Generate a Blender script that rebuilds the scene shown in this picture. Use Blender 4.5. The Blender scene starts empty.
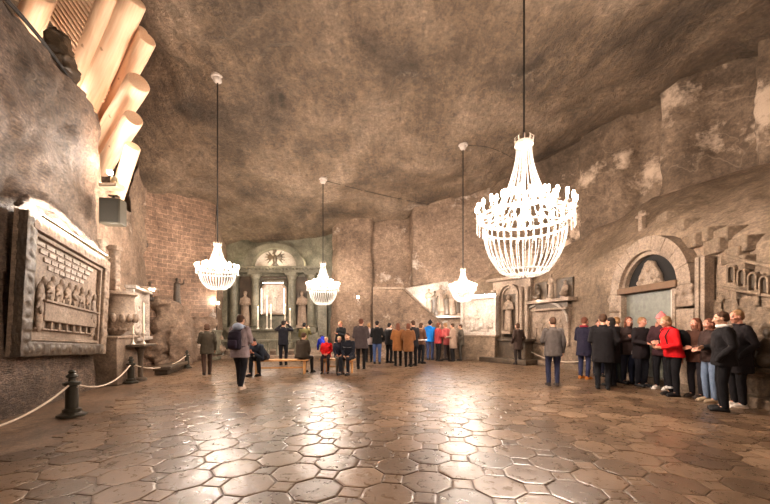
import bpy, math, random
import numpy as np
from mathutils import Vector, Matrix, noise, Euler
from mathutils.bvhtree import BVHTree
random.seed(7)
PI = math.pi
R = math.radians
SC = bpy.context.scene
COL = SC.collection
F = 350.0; CX = 385.0; YH = 328.0; CH = 1.46      # lens (px), frame centre, horizon row, camera height

def P(px, py, z):
    return Vector(((px-CX)/F*z, z, CH+(YH-py)/F*z))
def G(px, py):
    z = F*CH/(py-YH)
    return Vector(((px-CX)/F*z, z, 0))
def lerp(a, b, t): return a+(b-a)*t
def sstep(a, b, x):
    t = min(1, max(0, (x-a)/(b-a))); return t*t*(3-2*t)

# ------------------------------------------------------------------ materials
MATS = {}
def srgb(r, g, b):
    f = lambda c: (c/255/12.92) if c/255 <= .04045 else ((c/255+.055)/1.055)**2.4
    return (f(r), f(g), f(b), 1)
def base_mat(name):
    m = bpy.data.materials.new(name); m.use_nodes = True
    nt = m.node_tree; nt.nodes.clear()
    out = nt.nodes.new('ShaderNodeOutputMaterial')
    b = nt.nodes.new('ShaderNodeBsdfPrincipled')
    nt.links.new(b.outputs[0], out.inputs[0])
    return m, nt, b
def N(nt, typ, **kw):
    n = nt.nodes.new(typ)
    for k, v in kw.items():
        if k.startswith('i_'): n.inputs[k[2:].replace('_', ' ')].default_value = v
        else: setattr(n, k, v)
    return n
def ramp(nt, fac, stops):
    r = nt.nodes.new('ShaderNodeValToRGB')
    e = r.color_ramp.elements
    while len(e) < len(stops): e.new(.5)
    for i, (p, c) in enumerate(stops): e[i].position = p; e[i].color = c
    nt.links.new(fac, r.inputs[0]); return r.outputs[0]
def mix(nt, fac, a, b, typ='MIX'):
    m = nt.nodes.new('ShaderNodeMix'); m.data_type = 'RGBA'; m.blend_type = typ
    if isinstance(fac, (int, float)): m.inputs[0].default_value = fac
    else: nt.links.new(fac, m.inputs[0])
    for i, v in ((6, a), (7, b)):
        if isinstance(v, tuple): m.inputs[i].default_value = v
        else: nt.links.new(v, m.inputs[i])
    return m.outputs[2]
def plain(key, rgb, rough=.7, metal=0, bump=0, bscale=40, var=.12, spec=.5, emit=0, emitc=None, coat=0):
    if key in MATS: return MATS[key]
    m, nt, b = base_mat(key)
    c = srgb(*rgb)
    b.inputs['Roughness'].default_value = rough; b.inputs['Metallic'].default_value = metal
    b.inputs['Specular IOR Level'].default_value = spec
    if coat: b.inputs['Coat Weight'].default_value = coat
    tc = N(nt, 'ShaderNodeTexCoord')
    n = N(nt, 'ShaderNodeTexNoise', i_Scale=bscale*.25, i_Detail=4.0)
    nt.links.new(tc.outputs['Object'], n.inputs['Vector'])
    d = tuple(x*(1-var) for x in c[:3])+(1,); l = tuple(min(1, x*(1+var)) for x in c[:3])+(1,)
    nt.links.new(ramp(nt, n.outputs['Fac'], [(.3, d), (.7, l)]), b.inputs['Base Color'])
    if bump:
        n2 = N(nt, 'ShaderNodeTexNoise', i_Scale=float(bscale), i_Detail=5.0)
        nt.links.new(tc.outputs['Object'], n2.inputs['Vector'])
        bp = N(nt, 'ShaderNodeBump', i_Strength=float(bump), i_Distance=.02)
        nt.links.new(n2.outputs['Fac'], bp.inputs['Height']); nt.links.new(bp.outputs[0], b.inputs['Normal'])
    if emit:
        b.inputs['Emission Color'].default_value = srgb(*(emitc or rgb)); b.inputs['Emission Strength'].default_value = emit
    MATS[key] = m; return m

def rock(key, dark, mid, light, scale=1.0, bump=.6, rough=.75, streak=None, salt=0.0, brick=False, chisel=0.0, saltc=(206, 190, 175), stretch=(1, 1, 1), bdist=.05, flow=0, grain=1.0):
    """salt rock: fractal colour, salt veins, chisel marks"""
    if key in MATS: return MATS[key]
    m, nt, b = base_mat(key)
    tc = N(nt, 'ShaderNodeTexCoord')
    mp = N(nt, 'ShaderNodeMapping'); mp.inputs['Scale'].default_value = stretch
    nt.links.new(tc.outputs['Object'], mp.inputs['Vector'])
    V = mp.outputs[0]
    n1 = N(nt, 'ShaderNodeTexNoise', i_Scale=.45*scale, i_Detail=8.0, i_Roughness=.62, i_Distortion=.4)
    n2 = N(nt, 'ShaderNodeTexNoise', i_Scale=5.5*scale, i_Detail=9.0, i_Roughness=.78)
    n3 = N(nt, 'ShaderNodeTexNoise', i_Scale=17.0*scale, i_Detail=4.0, i_Roughness=.7)
    for n in (n1, n2, n3): nt.links.new(V, n.inputs['Vector'])
    c = ramp(nt, n1.outputs['Fac'], [(.33, srgb(*dark)), (.5, srgb(*mid)), (.68, srgb(*light))])
    f2 = ramp(nt, n2.outputs['Fac'], [(.32, (.42, .41, .40, 1)), (.5, (.95, .95, .95, 1)), (.68, (1.5, 1.5, 1.5, 1))])
    c = mix(nt, .9*grain, c, f2, 'MULTIPLY')
    f3 = ramp(nt, n3.outputs['Fac'], [(.3, (.5, .5, .5, 1)), (.7, (1.5, 1.5, 1.5, 1))])
    c = mix(nt, .6*grain, c, f3, 'MULTIPLY')
    H = None
    if flow:
        mf = N(nt, 'ShaderNodeMapping'); mf.inputs['Rotation'].default_value = (0, 0, flow); mf.inputs['Scale'].default_value = (4, 1.0, 1)
        nt.links.new(tc.outputs['Object'], mf.inputs['Vector'])
        nf = N(nt, 'ShaderNodeTexNoise', i_Scale=1.1, i_Detail=9.0, i_Roughness=.72, i_Distortion=.25); nt.links.new(mf.outputs[0], nf.inputs['Vector'])
        c = mix(nt, .55, c, ramp(nt, nf.outputs['Fac'], [(.34, (.6, .58, .55, 1)), (.5, (1, 1, 1, 1)), (.66, (1.45, 1.42, 1.4, 1))]), 'MULTIPLY')
    if chisel:
        mp2 = N(nt, 'ShaderNodeMapping'); mp2.inputs['Rotation'].default_value = (.5, .35, .2)
        mp2.inputs['Scale'].default_value = (2.2, 2.2, 9)
        nt.links.new(tc.outputs['Object'], mp2.inputs['Vector'])
        n4 = N(nt, 'ShaderNodeTexNoise', i_Scale=2.6*scale, i_Detail=4.0, i_Roughness=.6, i_Distortion=1.2)
        nt.links.new(mp2.outputs[0], n4.inputs['Vector'])
        c = mix(nt, chisel*.8, c, ramp(nt, n4.outputs['Fac'], [(.35, (.45, .43, .42, 1)), (.65, (1.5, 1.45, 1.4, 1))]), 'MULTIPLY')
    if salt:
        n5 = N(nt, 'ShaderNodeTexNoise', i_Scale=.55*scale, i_Detail=9.0, i_Roughness=.72)
        mp3 = N(nt, 'ShaderNodeMapping'); mp3.inputs['Location'].default_value = (13.1, 4.2, 7.7)
        nt.links.new(tc.outputs['Object'], mp3.inputs['Vector']); nt.links.new(mp3.outputs[0], n5.inputs['Vector'])
        s = ramp(nt, n5.outputs['Fac'], [(.62-.1*salt, (0, 0, 0, 1)), (.70-.1*salt, (1, 1, 1, 1))])
        c = mix(nt, s, c, srgb(*saltc))
        if salt > .5:
            v = N(nt, 'ShaderNodeTexNoise', i_Scale=.35, i_Detail=5.0, i_Distortion=.5); nt.links.new(V, v.inputs['Vector'])
            vv = ramp(nt, v.outputs['Fac'], [(.496, (0, 0, 0, 1)), (.5, (.25, .25, .25, 1)), (.504, (0, 0, 0, 1))])
            c = mix(nt, vv, c, srgb(*saltc))
    add = N(nt, 'ShaderNodeMath', operation='MULTIPLY_ADD'); nt.links.new(n2.outputs['Fac'], add.inputs[0]); add.inputs[1].default_value = 1.0
    mm = N(nt, 'ShaderNodeMath', operation='MULTIPLY'); nt.links.new(n3.outputs['Fac'], mm.inputs[0]); mm.inputs[1].default_value = .6
    nt.links.new(mm.outputs[0], add.inputs[2]); H = add.outputs[0]
    if chisel:
        a2 = N(nt, 'ShaderNodeMath', operation='MULTIPLY_ADD'); nt.links.new(n4.outputs['Fac'], a2.inputs[0]); a2.inputs[1].default_value = 1.6*chisel
        nt.links.new(H, a2.inputs[2]); H = a2.outputs[0]
    if flow:
        a4 = N(nt, 'ShaderNodeMath', operation='MULTIPLY_ADD'); nt.links.new(nf.outputs['Fac'], a4.inputs[0]); a4.inputs[1].default_value = .9
        nt.links.new(H, a4.inputs[2]); H = a4.outputs[0]
    if brick:
        uv = N(nt, 'ShaderNodeUVMap')
        bk = N(nt, 'ShaderNodeTexBrick'); bk.offset = .5
        bk.inputs['Scale'].default_value = 1.0; bk.inputs['Brick Width'].default_value = .46; bk.inputs['Row Height'].default_value = .2
        bk.inputs['Mortar Size'].default_value = .014; bk.inputs['Mortar Smooth'].default_value = .3
        bk.inputs['Color1'].default_value = (.75, .72, .7, 1); bk.inputs['Color2'].default_value = (1.2, 1.12, 1.08, 1); bk.inputs['Mortar'].default_value = (1.75, 1.62, 1.55, 1)
        wob = N(nt, 'ShaderNodeTexNoise', i_Scale=1.6, i_Detail=2.0); nt.links.new(uv.outputs[0], wob.inputs['Vector'])
        vm = N(nt, 'ShaderNodeVectorMath', operation='SCALE'); nt.links.new(wob.outputs['Color'], vm.inputs[0]); vm.inputs['Scale'].default_value = .12
        va = N(nt, 'ShaderNodeVectorMath', operation='ADD'); nt.links.new(uv.outputs[0], va.inputs[0]); nt.links.new(vm.outputs[0], va.inputs[1])
        nt.links.new(va.outputs[0], bk.inputs['Vector'])
        c = mix(nt, .85, c, bk.outputs['Color'], 'MULTIPLY')
        a3 = N(nt, 'ShaderNodeMath', operation='MULTIPLY_ADD'); nt.links.new(bk.outputs['Fac'], a3.inputs[0]); a3.inputs[1].default_value = -.9
        nt.links.new(H, a3.inputs[2]); H = a3.outputs[0]
    nt.links.new(c, b.inputs['Base Color'])
    b.inputs['Roughness'].default_value = rough
    bp = N(nt, 'ShaderNodeBump', i_Strength=float(bump), i_Distance=bdist)
    nt.links.new(H, bp.inputs['Height']); nt.links.new(bp.outputs[0], b.inputs['Normal'])
    MATS[key] = m; return m

# ------------------------------------------------------------------ mesh collector
class MB:
    def __init__(s): s.v = []; s.f = []; s.mi = []; s.m = 0
    def add(s, vs, fs, M=None):
        o = len(s.v)
        if M is not None: vs = [M @ Vector(v) for v in vs]
        s.v += [tuple(v) for v in vs]
        s.f += [tuple(i+o for i in f) for f in fs]; s.mi += [s.m]*len(fs)
    def box(s, c, d, rz=0, M=None, taper=1.0):
        x, y, z = d[0]/2, d[1]/2, d[2]/2
        vs = []
        for k in (-1, 1):
            t = taper if k > 0 else 1
            for a, b in ((-1, -1), (1, -1), (1, 1), (-1, 1)): vs.append((a*x*t, b*y*t, k*z))
        T = Matrix.Translation(c) @ Matrix.Rotation(rz, 4, 'Z')
        if M is not None: T = M @ T
        s.add(vs, [(3, 2, 1, 0), (4, 5, 6, 7), (0, 1, 5, 4), (1, 2, 6, 5), (2, 3, 7, 6), (3, 0, 4, 7)], T)
    def ell(s, c, r, rot=None, n=12, k=8):
        if isinstance(r, (int, float)): r = (r, r, r)
        vs = [(0, 0, -r[2])]
        for i in range(1, k):
            a = -PI/2+PI*i/k
            for j in range(n):
                t = 2*PI*j/n; vs.append((r[0]*math.cos(a)*math.cos(t), r[1]*math.cos(a)*math.sin(t), r[2]*math.sin(a)))
        vs.append((0, 0, r[2])); L = len(vs)-1
        fs = [(0, 1+(j+1) % n, 1+j) for j in range(n)]
        for i in range(k-2):
            for j in range(n):
                a = 1+i*n+j; b = 1+i*n+(j+1) % n; fs.append((a, b, b+n, a+n))
        q = 1+(k-2)*n
        fs += [(q+j, q+(j+1) % n, L) for j in range(n)]
        T = Matrix.Translation(c)
        if rot is not None: T = T @ (rot.to_matrix().to_4x4() if hasattr(rot, 'to_matrix') else rot.to_4x4())
        s.add(vs, fs, T)
    def tube(s, pts, rad, n=10, cap=True, flat=None, closed=False):
        pts = [Vector(p) for p in pts]
        if isinstance(rad, (int, float)): rad = [rad]*len(pts)
        m = len(pts); vs = []; fs = []
        t0 = (pts[1]-pts[0]).normalized()
        up = Vector((0, 0, 1)) if abs(t0.z) < .9 else Vector((0, 1, 0))
        u = t0.cross(up).normalized()
        for i, p in enumerate(pts):
            if closed: t = (pts[(i+1) % m]-pts[i-1])
            else: t = (pts[min(i+1, m-1)]-pts[max(i-1, 0)])
            t.normalize(); u = (u-t*u.dot(t)).normalized(); w = t.cross(u)
            for j in range(n):
                a = 2*PI*j/n
                vs.append(p+(u*math.cos(a)+w*math.sin(a)*(flat or 1))*rad[i])
        for i in range(m-1 if not closed else m):
            for j in range(n):
                a = i*n+j; b = i*n+(j+1) % n; c = ((i+1) % m)*n
                fs.append((a, b, c+(j+1) % n, c+j))
        if cap and not closed:
            fs.append(tuple(range(n))[::-1]); fs.append(tuple((m-1)*n+j for j in range(n)))
        s.add(vs, fs)
    def caps(s, pts, rad, n=12):          # rounded limb chain for remeshing
        if isinstance(rad, (int, float)): rad = [rad]*len(pts)
        s.tube(pts, rad, n)
        for p, r in zip(pts, rad): s.ell(p, r*.999, n=n, k=8)
    def loft(s, rings, n=18, sq=2.0):       # rings: (centre, rx, ry, tilt about x)
        vs = []; fs = []
        for c, rx, ry, t in rings:
            M = Matrix.Rotation(t, 3, 'X')
            for j in range(n):
                a = 2*PI*j/n; ca, sa = math.cos(a), math.sin(a)
                x = rx*math.copysign(abs(ca)**(2/sq), ca); y = ry*math.copysign(abs(sa)**(2/sq), sa)
                vs.append(Vector(c)+M @ Vector((x, y, 0)))
        m = len(rings)
        for i in range(m-1):
            for j in range(n):
                a = i*n+j; b = i*n+(j+1) % n; fs.append((a, b, b+n, a+n))
        fs.append(tuple(range(n))[::-1]); fs.append(tuple((m-1)*n+j for j in range(n)))
        s.add(vs, fs)
    def lathe(s, prof, c=(0, 0, 0), n=20, M=None):
        vs = []; fs = []
        for r, z in prof:
            for j in range(n):
                a = 2*PI*j/n; vs.append((c[0]+r*math.cos(a), c[1]+r*math.sin(a), c[2]+z))
        for i in range(len(prof)-1):
            for j in range(n):
                a = i*n+j; b = i*n+(j+1) % n; fs.append((a, b, b+n, a+n))
        fs.append(tuple(range(n))[::-1]); fs.append(tuple((len(prof)-1)*n+j for j in range(n)))
        s.add(vs, fs, M)
    def prism(s, poly, y0, y1, M=None):      # outline in x,z ; depth along y
        n = len(poly)
        vs = [(x, y0, z) for x, z in poly]+[(x, y1, z) for x, z in poly]
        fs = [tuple(range(n)), tuple(range(2*n-1, n-1, -1))]
        fs += [(i, i+n, (i+1) % n+n, (i+1) % n) for i in range(n)]
        s.add(vs, fs, M)
    def mesh(s, name, mats, smooth=True):
        me = bpy.data.meshes.new(name)
        me.from_pydata(s.v, [], s.f)
        for m in (mats if isinstance(mats, (list, tuple)) else [mats]): me.materials.append(m)
        if any(s.mi): me.polygons.foreach_set('material_index', s.mi)
        if smooth: me.polygons.foreach_set('use_smooth', [True]*len(me.polygons))
        me.update(); return me
    def build(s, name, mats, parent=None, smooth=True, bevel=0, fix=True):
        me = s.mesh(name, mats, smooth)
        o = bpy.data.objects.new(name, me); COL.objects.link(o)
        if fix:
            import bmesh
            bm = bmesh.new(); bm.from_mesh(me); bmesh.ops.recalc_face_normals(bm, faces=bm.faces); bm.to_mesh(me); bm.free()
        if parent: o.parent = parent
        if bevel:
            b = o.modifiers.new('bevel', 'BEVEL'); b.width = bevel; b.segments = 2; b.limit_method = 'ANGLE'
            o.data.set_sharp_from_angle(angle=.6)
        elif smooth: o.data.set_sharp_from_angle(angle=.9)
        return o
def remesh(mb, voxel, smooth=2, disp=0, dscale=8):
    me = mb.mesh('tmp', [], False)
    o = bpy.data.objects.new('tmp', me); COL.objects.link(o)
    r = o.modifiers.new('r', 'REMESH'); r.mode = 'VOXEL'; r.voxel_size = voxel
    if smooth:
        sm = o.modifiers.new('s', 'SMOOTH'); sm.factor = .5; sm.iterations = smooth
    dg = bpy.context.evaluated_depsgraph_get(); dg.update()
    e = o.evaluated_get(dg); m2 = bpy.data.meshes.new_from_object(e)
    v = np.zeros(len(m2.vertices)*3); m2.vertices.foreach_get('co', v); v = v.reshape(-1, 3)
    fs = [tuple(p.vertices) for p in m2.polygons]
    bpy.data.objects.remove(o); bpy.data.meshes.remove(me); bpy.data.meshes.remove(m2)
    if disp:
        for i in range(len(v)):
            p = Vector(v[i]); d = noise.noise_vector(p*dscale)*disp + noise.noise_vector(p*dscale*2.6)*disp*.45
            v[i] += d
    return v, fs
def blob(name, mb, voxel, mat, parent=None, smooth=2, disp=0, dscale=8):
    v, fs = remesh(mb, voxel, smooth, disp, dscale)
    q = MB(); q.v = [tuple(x) for x in v]; q.f = fs; q.mi = [0]*len(fs)
    return q.build(name, mat, parent, fix=False)

def tag(o, label=None, cat=None, group=None, kind=None):
    if label: o['label'] = label
    if cat: o['category'] = cat
    if group: o['group'] = group
    if kind: o['kind'] = kind
    return o
def empty(name, loc, rz=0, label=None, cat=None, group=None):
    o = bpy.data.objects.new(name, None); COL.objects.link(o)
    o.location = loc; o.rotation_euler = (0, 0, rz); o.empty_display_size = .2
    return tag(o, label, cat, group)
def copy_tree(o, parent=None):
    c = o.copy(); COL.objects.link(c)
    if parent: c.parent = parent
    for ch in list(o.children): copy_tree(ch, c)
    return c

# ------------------------------------------------------------------ camera
cd = bpy.data.cameras.new('camera'); cam = bpy.data.objects.new('camera', cd); COL.objects.link(cam)
cd.sensor_width = 36; cd.lens = 36*F/770; cd.shift_y = (YH-252)/770
cam.location = (0, 0, CH); cam.rotation_euler = (PI/2, 0, 0); SC.camera = cam
cd.clip_start = .05

# ------------------------------------------------------------------ rock palette
ROCKL = rock('rock_left', (88, 72, 58), (120, 100, 84), (148, 126, 110), 1.3, 1.0, .6, chisel=1.0, bdist=.09)
ROCKB = rock('rock_back', (100, 82, 66), (134, 112, 94), (160, 138, 118), 1.0, .7, .75, salt=.35, chisel=.4)
ROCKU = rock('rock_upper_right', (78, 64, 50), (110, 90, 72), (140, 118, 98), .8, .8, .75, salt=.75, saltc=(196, 172, 150))
ROCKR = rock('rock_lower_right', (104, 86, 68), (130, 110, 90), (156, 134, 114), 1.0, .7, .65, chisel=.35)
LEDGE = rock('rock_ledge', (126, 100, 80), (152, 126, 104), (184, 158, 136), 1.0, .6, .7, chisel=.3)
CEIL = rock('rock_ceiling', (66, 54, 42), (112, 93, 74), (142, 123, 104), .8, 1.0, .55, salt=-.12, saltc=(166, 150, 134), chisel=.45, flow=2.0, grain=.85, bdist=.09, stretch=(1, 1, 1))
BRICK = rock('salt_block_masonry', (104, 84, 68), (134, 110, 92), (160, 134, 114), 1.0, .6, .75, brick=True)
STONE = rock('carved_salt', (108, 90, 74), (138, 118, 100), (162, 142, 124), 3.0, .35, .6, bdist=.02)
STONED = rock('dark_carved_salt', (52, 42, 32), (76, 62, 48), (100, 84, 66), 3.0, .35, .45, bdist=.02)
STONEG = rock('greenish_salt', (78, 76, 62), (108, 104, 88), (136, 130, 112), 3.0, .3, .5, bdist=.02)
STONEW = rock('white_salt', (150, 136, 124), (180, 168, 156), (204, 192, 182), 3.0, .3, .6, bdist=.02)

# ------------------------------------------------------------------ ceiling height field
CP = []
def cp(px, py, z):
    p = P(px, py, z); CP.append((p.x, p.y, p.z))
for a in ((137, 188, 13.5), (217, 203, 17), (250, 238, 20.2), (300, 238, 20.2), (335, 225, 19.6), (375, 217, 19), (415, 208, 18.2), (480, 184, 17),
          (540, 165, 15.6), (600, 130, 13.7), (690, 82, 11), (770, 35, 9.2), (220, 78, 10.5), (324, 181, 15), (462, 143, 13), (150, 30, 9.2)): cp(*a)
CP += [(2.8, 7, 9.2), (-5, 4, 9.2), (0, 0, 9.3), (8, 2, 9.2), (-8, 0, 9.0), (0, -8, 9.2), (10, -8, 9.0), (-9, -8, 9.0), (12, 8, 9.2), (-12, 8, 8.6), (-12, 14, 6.6), (12, 16, 9), (0, 9.5, 9.2), (-8.2, 8.2, 11.2), (-7.6, 6.5, 10.8), (-8.6, 10.5, 10.4)]
A = np.array(CP); n_ = len(A)
D = np.linalg.norm(A[:, None, :2]-A[None, :, :2], axis=2)
K = np.zeros((n_+3, n_+3)); K[:n_, :n_] = D+np.eye(n_)*.25*-1
K[:n_, n_] = 1; K[:n_, n_+1:] = A[:, :2]; K[n_, :n_] = 1; K[n_+1:, :n_] = A[:, :2].T
W = np.linalg.solve(K, np.concatenate([A[:, 2], np.zeros(3)]))
def ceil(x, y):
    d = np.hypot(A[:, 0]-x, A[:, 1]-y)
    return float(W[:n_] @ d+W[n_]+W[n_+1]*x+W[n_+2]*y)

WALLS = []
def grid_obj(name, fn, nu, nv, mat, kind='structure', uvs=(1, 1), rev=False):
    vs = []; fs = []
    for i in range(nu+1):
        for j in range(nv+1): vs.append(fn(i/nu, j/nv))
    for i in range(nu):
        for j in range(nv):
            a = i*(nv+1)+j; f = (a, a+nv+1, a+nv+2, a+1)
            fs.append(f[::-1] if rev else f)
    me = bpy.data.meshes.new(name); me.from_pydata([tuple(v) for v in vs], [], fs)
    uv = me.uv_layers.new(name='UVMap')
    li = 0
    for f in fs:
        for v in f:
            i, j = divmod(v, nv+1); uv.data[li].uv = (i/nu*uvs[0], j/nv*uvs[1]); li += 1
    me.polygons.foreach_set('use_smooth', [True]*len(fs)); me.materials.append(mat)
    o = bpy.data.objects.new(name, me); COL.objects.link(o); o['kind'] = kind
    return o, vs, fs
def fr(p, s=1.0, o=5): return noise.fractal(Vector(p)*s, 1.0, 2.0, o, noise_basis='PERLIN_ORIGINAL')
def polyat(pl, t):
    L = [0]
    for a, b in zip(pl, pl[1:]): L.append(L[-1]+(Vector(b[:2])-Vector(a[:2])).length)
    d = t*L[-1]
    for i in range(len(pl)-1):
        if d <= L[i+1] or i == len(pl)-2:
            k = (d-L[i])/max(1e-6, L[i+1]-L[i]); return tuple(lerp(a, b, k) for a, b in zip(pl[i], pl[i+1]))
def wlen(pl): return sum((Vector(b[:2])-Vector(a[:2])).length for a, b in zip(pl, pl[1:]))
def wall(name, pl, top, mat, amp=.12, sc=.5, res=.16, z0=-.05, lean=0, side=1):
    L = wlen(pl); H = 8.0
    def fn(u, v):
        x, y = polyat(pl, u)[:2]
        t = top(x, y) if callable(top) else top
        z = z0+(t-z0)*v
        e = polyat(pl, min(1, u+.01)); s = polyat(pl, max(0, u-.01))
        d = Vector((e[0]-s[0], e[1]-s[1], 0)).normalized(); n = Vector((d.y, -d.x, 0))*side
        w = amp*fr((x, y, z), sc)+amp*.25*fr((x, y, z+9), sc*4, 3)
        w *= sstep(0, .6, z)*.8+.2
        return Vector((x, y, z))+n*(w-lean*z)
    o, vs, fs = grid_obj(name, fn, max(2, int(L/res)), int(H/res), mat, uvs=(L, H))
    WALLS.append((vs, fs)); return o

# ceiling
def cf(u, v):
    x = -13.5+27*u; y = -9+32*v
    return Vector((x, y, ceil(x, y)+.20*fr((x, y, 0), .45)+.05*fr((x, y, 3), 1.8, 4)+.10*math.floor(2.2*noise.noise(Vector((x*.33, y*.33, 5)))+.5)))
ceiling_o, cvs, cfs = grid_obj('ceiling', cf, 135, 160, CEIL, rev=True)
CB = BVHTree.FromPolygons(cvs, cfs)
def ctop(x, y): return ceil(x, y)+.25

# left near rock mass
LP = [(-5.5, -8.5), (-5.3, 3.1), (-6.1, 5.5), (-7.12, 8.66)]
def ltop(x, y): return 6.7+.35*sstep(7.3, 8.6, y)+.15*fr((x, y, 1), 1.0)
w1 = wall('wall_left', LP, 6.75, ROCKL, amp=.16, sc=.7, res=.1)
# shelf over the near rock mass, then the far-left side
def shelf(u, v):
    x, y = polyat(LP, u)[:2]
    return Vector((x-3.2*v, y, 6.72+.35*math.sin(PI*min(1, v*3+.02))*.9+.12*fr((x-3*v, y, 0), 1.2)))
grid_obj('wall_left_shelf', shelf, 80, 20, ROCKL, rev=True)
# end face of the near mass, turning into the recess
EP = [(-7.5, 8.45), (-7.42, 8.9), (-7.6, 9.6), (-8.3, 11.4), (-9.2, 13.2), (-9.45, 13.7)]
wall('wall_left_recess', EP, lambda x, y: 6.95-1.75*sstep(8.8, 9.3, y)+(ctop(x, y)-5.2)*sstep(11.3, 13.0, y), ROCKB, amp=.16, sc=.8, res=.12)
wall('wall_left_upper', [(-9.6, -8.5), (-9.8, 9), (-10.4, 11), (-9.5, 13.75)], ctop, ROCKB, amp=.3, res=.2, z0=4)
# masonry wall at the back left
BP = [(-9.45, 13.6), (-8.25, 17.1)]
wall('wall_back_left', BP, ctop, BRICK, amp=.05, sc=.6, res=.12)
wall('wall_back_alcove', [(-8.25, 17.05), (-8.6, 17.6), (-9.4, 20.6)], ctop, ROCKB, res=.25)
wall('wall_back', [(-9.4, 20.6), (-3.1, 20.6)], ctop, STONEG, amp=.05, res=.25)
wall('wall_back_right', [(-3.1, 20.7), (-3.0, 19.7), (-2.6, 19.2), (-.75, 19.05), (-.7, 19.4), (1.35, 19.3), (1.4, 18.2), (2.2, 18.2), (2.3, 18.0), (5.2, 17.3)], ctop, ROCKB, amp=.12, res=.16)
# right side, upper rock with pillars
UP = [(11.2, -8.5), (11.0, 5), (10.3, 8.6), (9.95, 9.4), (10.5, 9.65), (10.0, 10.6), (9.3, 11.0), (9.05, 11.5), (9.55, 11.8), (9.2, 12.5), (8.6, 12.7), (8.3, 13.3), (7.75, 13.9), (8.0, 14.3), (7.15, 15.3), (6.4, 15.9), (6.5, 16.3), (5.6, 16.9), (5.0, 17.5)]
wall('wall_right_upper', UP[::-1], ctop, ROCKU, amp=.14, sc=.7, res=.14, z0=2.5)
# right lower mass: base, crest, ledge foot
RB = [(7.5, -8.5, 3.0), (7.3, 3, 2.9), (7.02, 6.1, 3.0), (7.0, 7.6, 3.45), (7.05, 9.1, 3.95), (7.0, 10.6, 3.85), (6.8, 12.0, 3.5), (6.5, 13.8, 3.3), (5.8, 15.6, 3.2), (4.7, 17.0, 3.0), (3.4, 17.7, 2.9)]
RL = [(11.3, -8.5, 5.9), (11.1, 4, 5.9), (10.5, 8.9, 5.75), (10.0, 10.0, 5.85), (9.6, 10.9, 5.95), (9.2, 12, 5.9), (8.85, 13.1, 5.6), (7.9, 14.2, 5.0), (6.9, 15.7, 4.55), (5.5, 17.1, 4.2), (4.3, 17.8, 4.0)]
nR = len(RB)-1
def rmass(u, v):
    k = min(nR-1, int(u*nR)); t = u*nR-k
    b = [lerp(a, c, t) for a, c in zip(RB[k], RB[k+1])]; l = [lerp(a, c, t) for a, c in zip(RL[k], RL[k+1])]
    if v < .45:
        w = v/.45; p = Vector((b[0], b[1], -.05+(b[2]+.05)*w)); p.x += .1*w
    else:
        w = (v-.45)/.55; q = w**1.15
        p = Vector((b[0]+.1+(l[0]-b[0]-.1)*w, lerp(b[1], l[1], w), lerp(b[2], l[2], 1-(1-w)**1.35)))
    a = .12 if v > .45 else .05
    p.x += a*fr(p, .7); p.z += a*fr((p.x+7, p.y, p.z), .8)*(1 if v > .45 else .0)
    return p
o, vs, fs = grid_obj('wall_right', rmass, 210, 46, ROCKR, rev=True)
WALLS.append((vs, fs)); RBVH = BVHTree.FromPolygons(vs, fs)
wall('wall_behind', [(11.2, -8.5), (-9, -8.5)], 9.6, ROCKB, res=.5, side=-1)
def hit(px, py, bv=None):
    d = (P(px, py, 1.0)-Vector((0, 0, CH))).normalized()
    h = (bv or RBVH).ray_cast(Vector((0, 0, CH)), d)
    return h[0] if h[0] else P(px, py, 9)
LB = BVHTree.FromPolygons(*WALLS[0])

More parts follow.
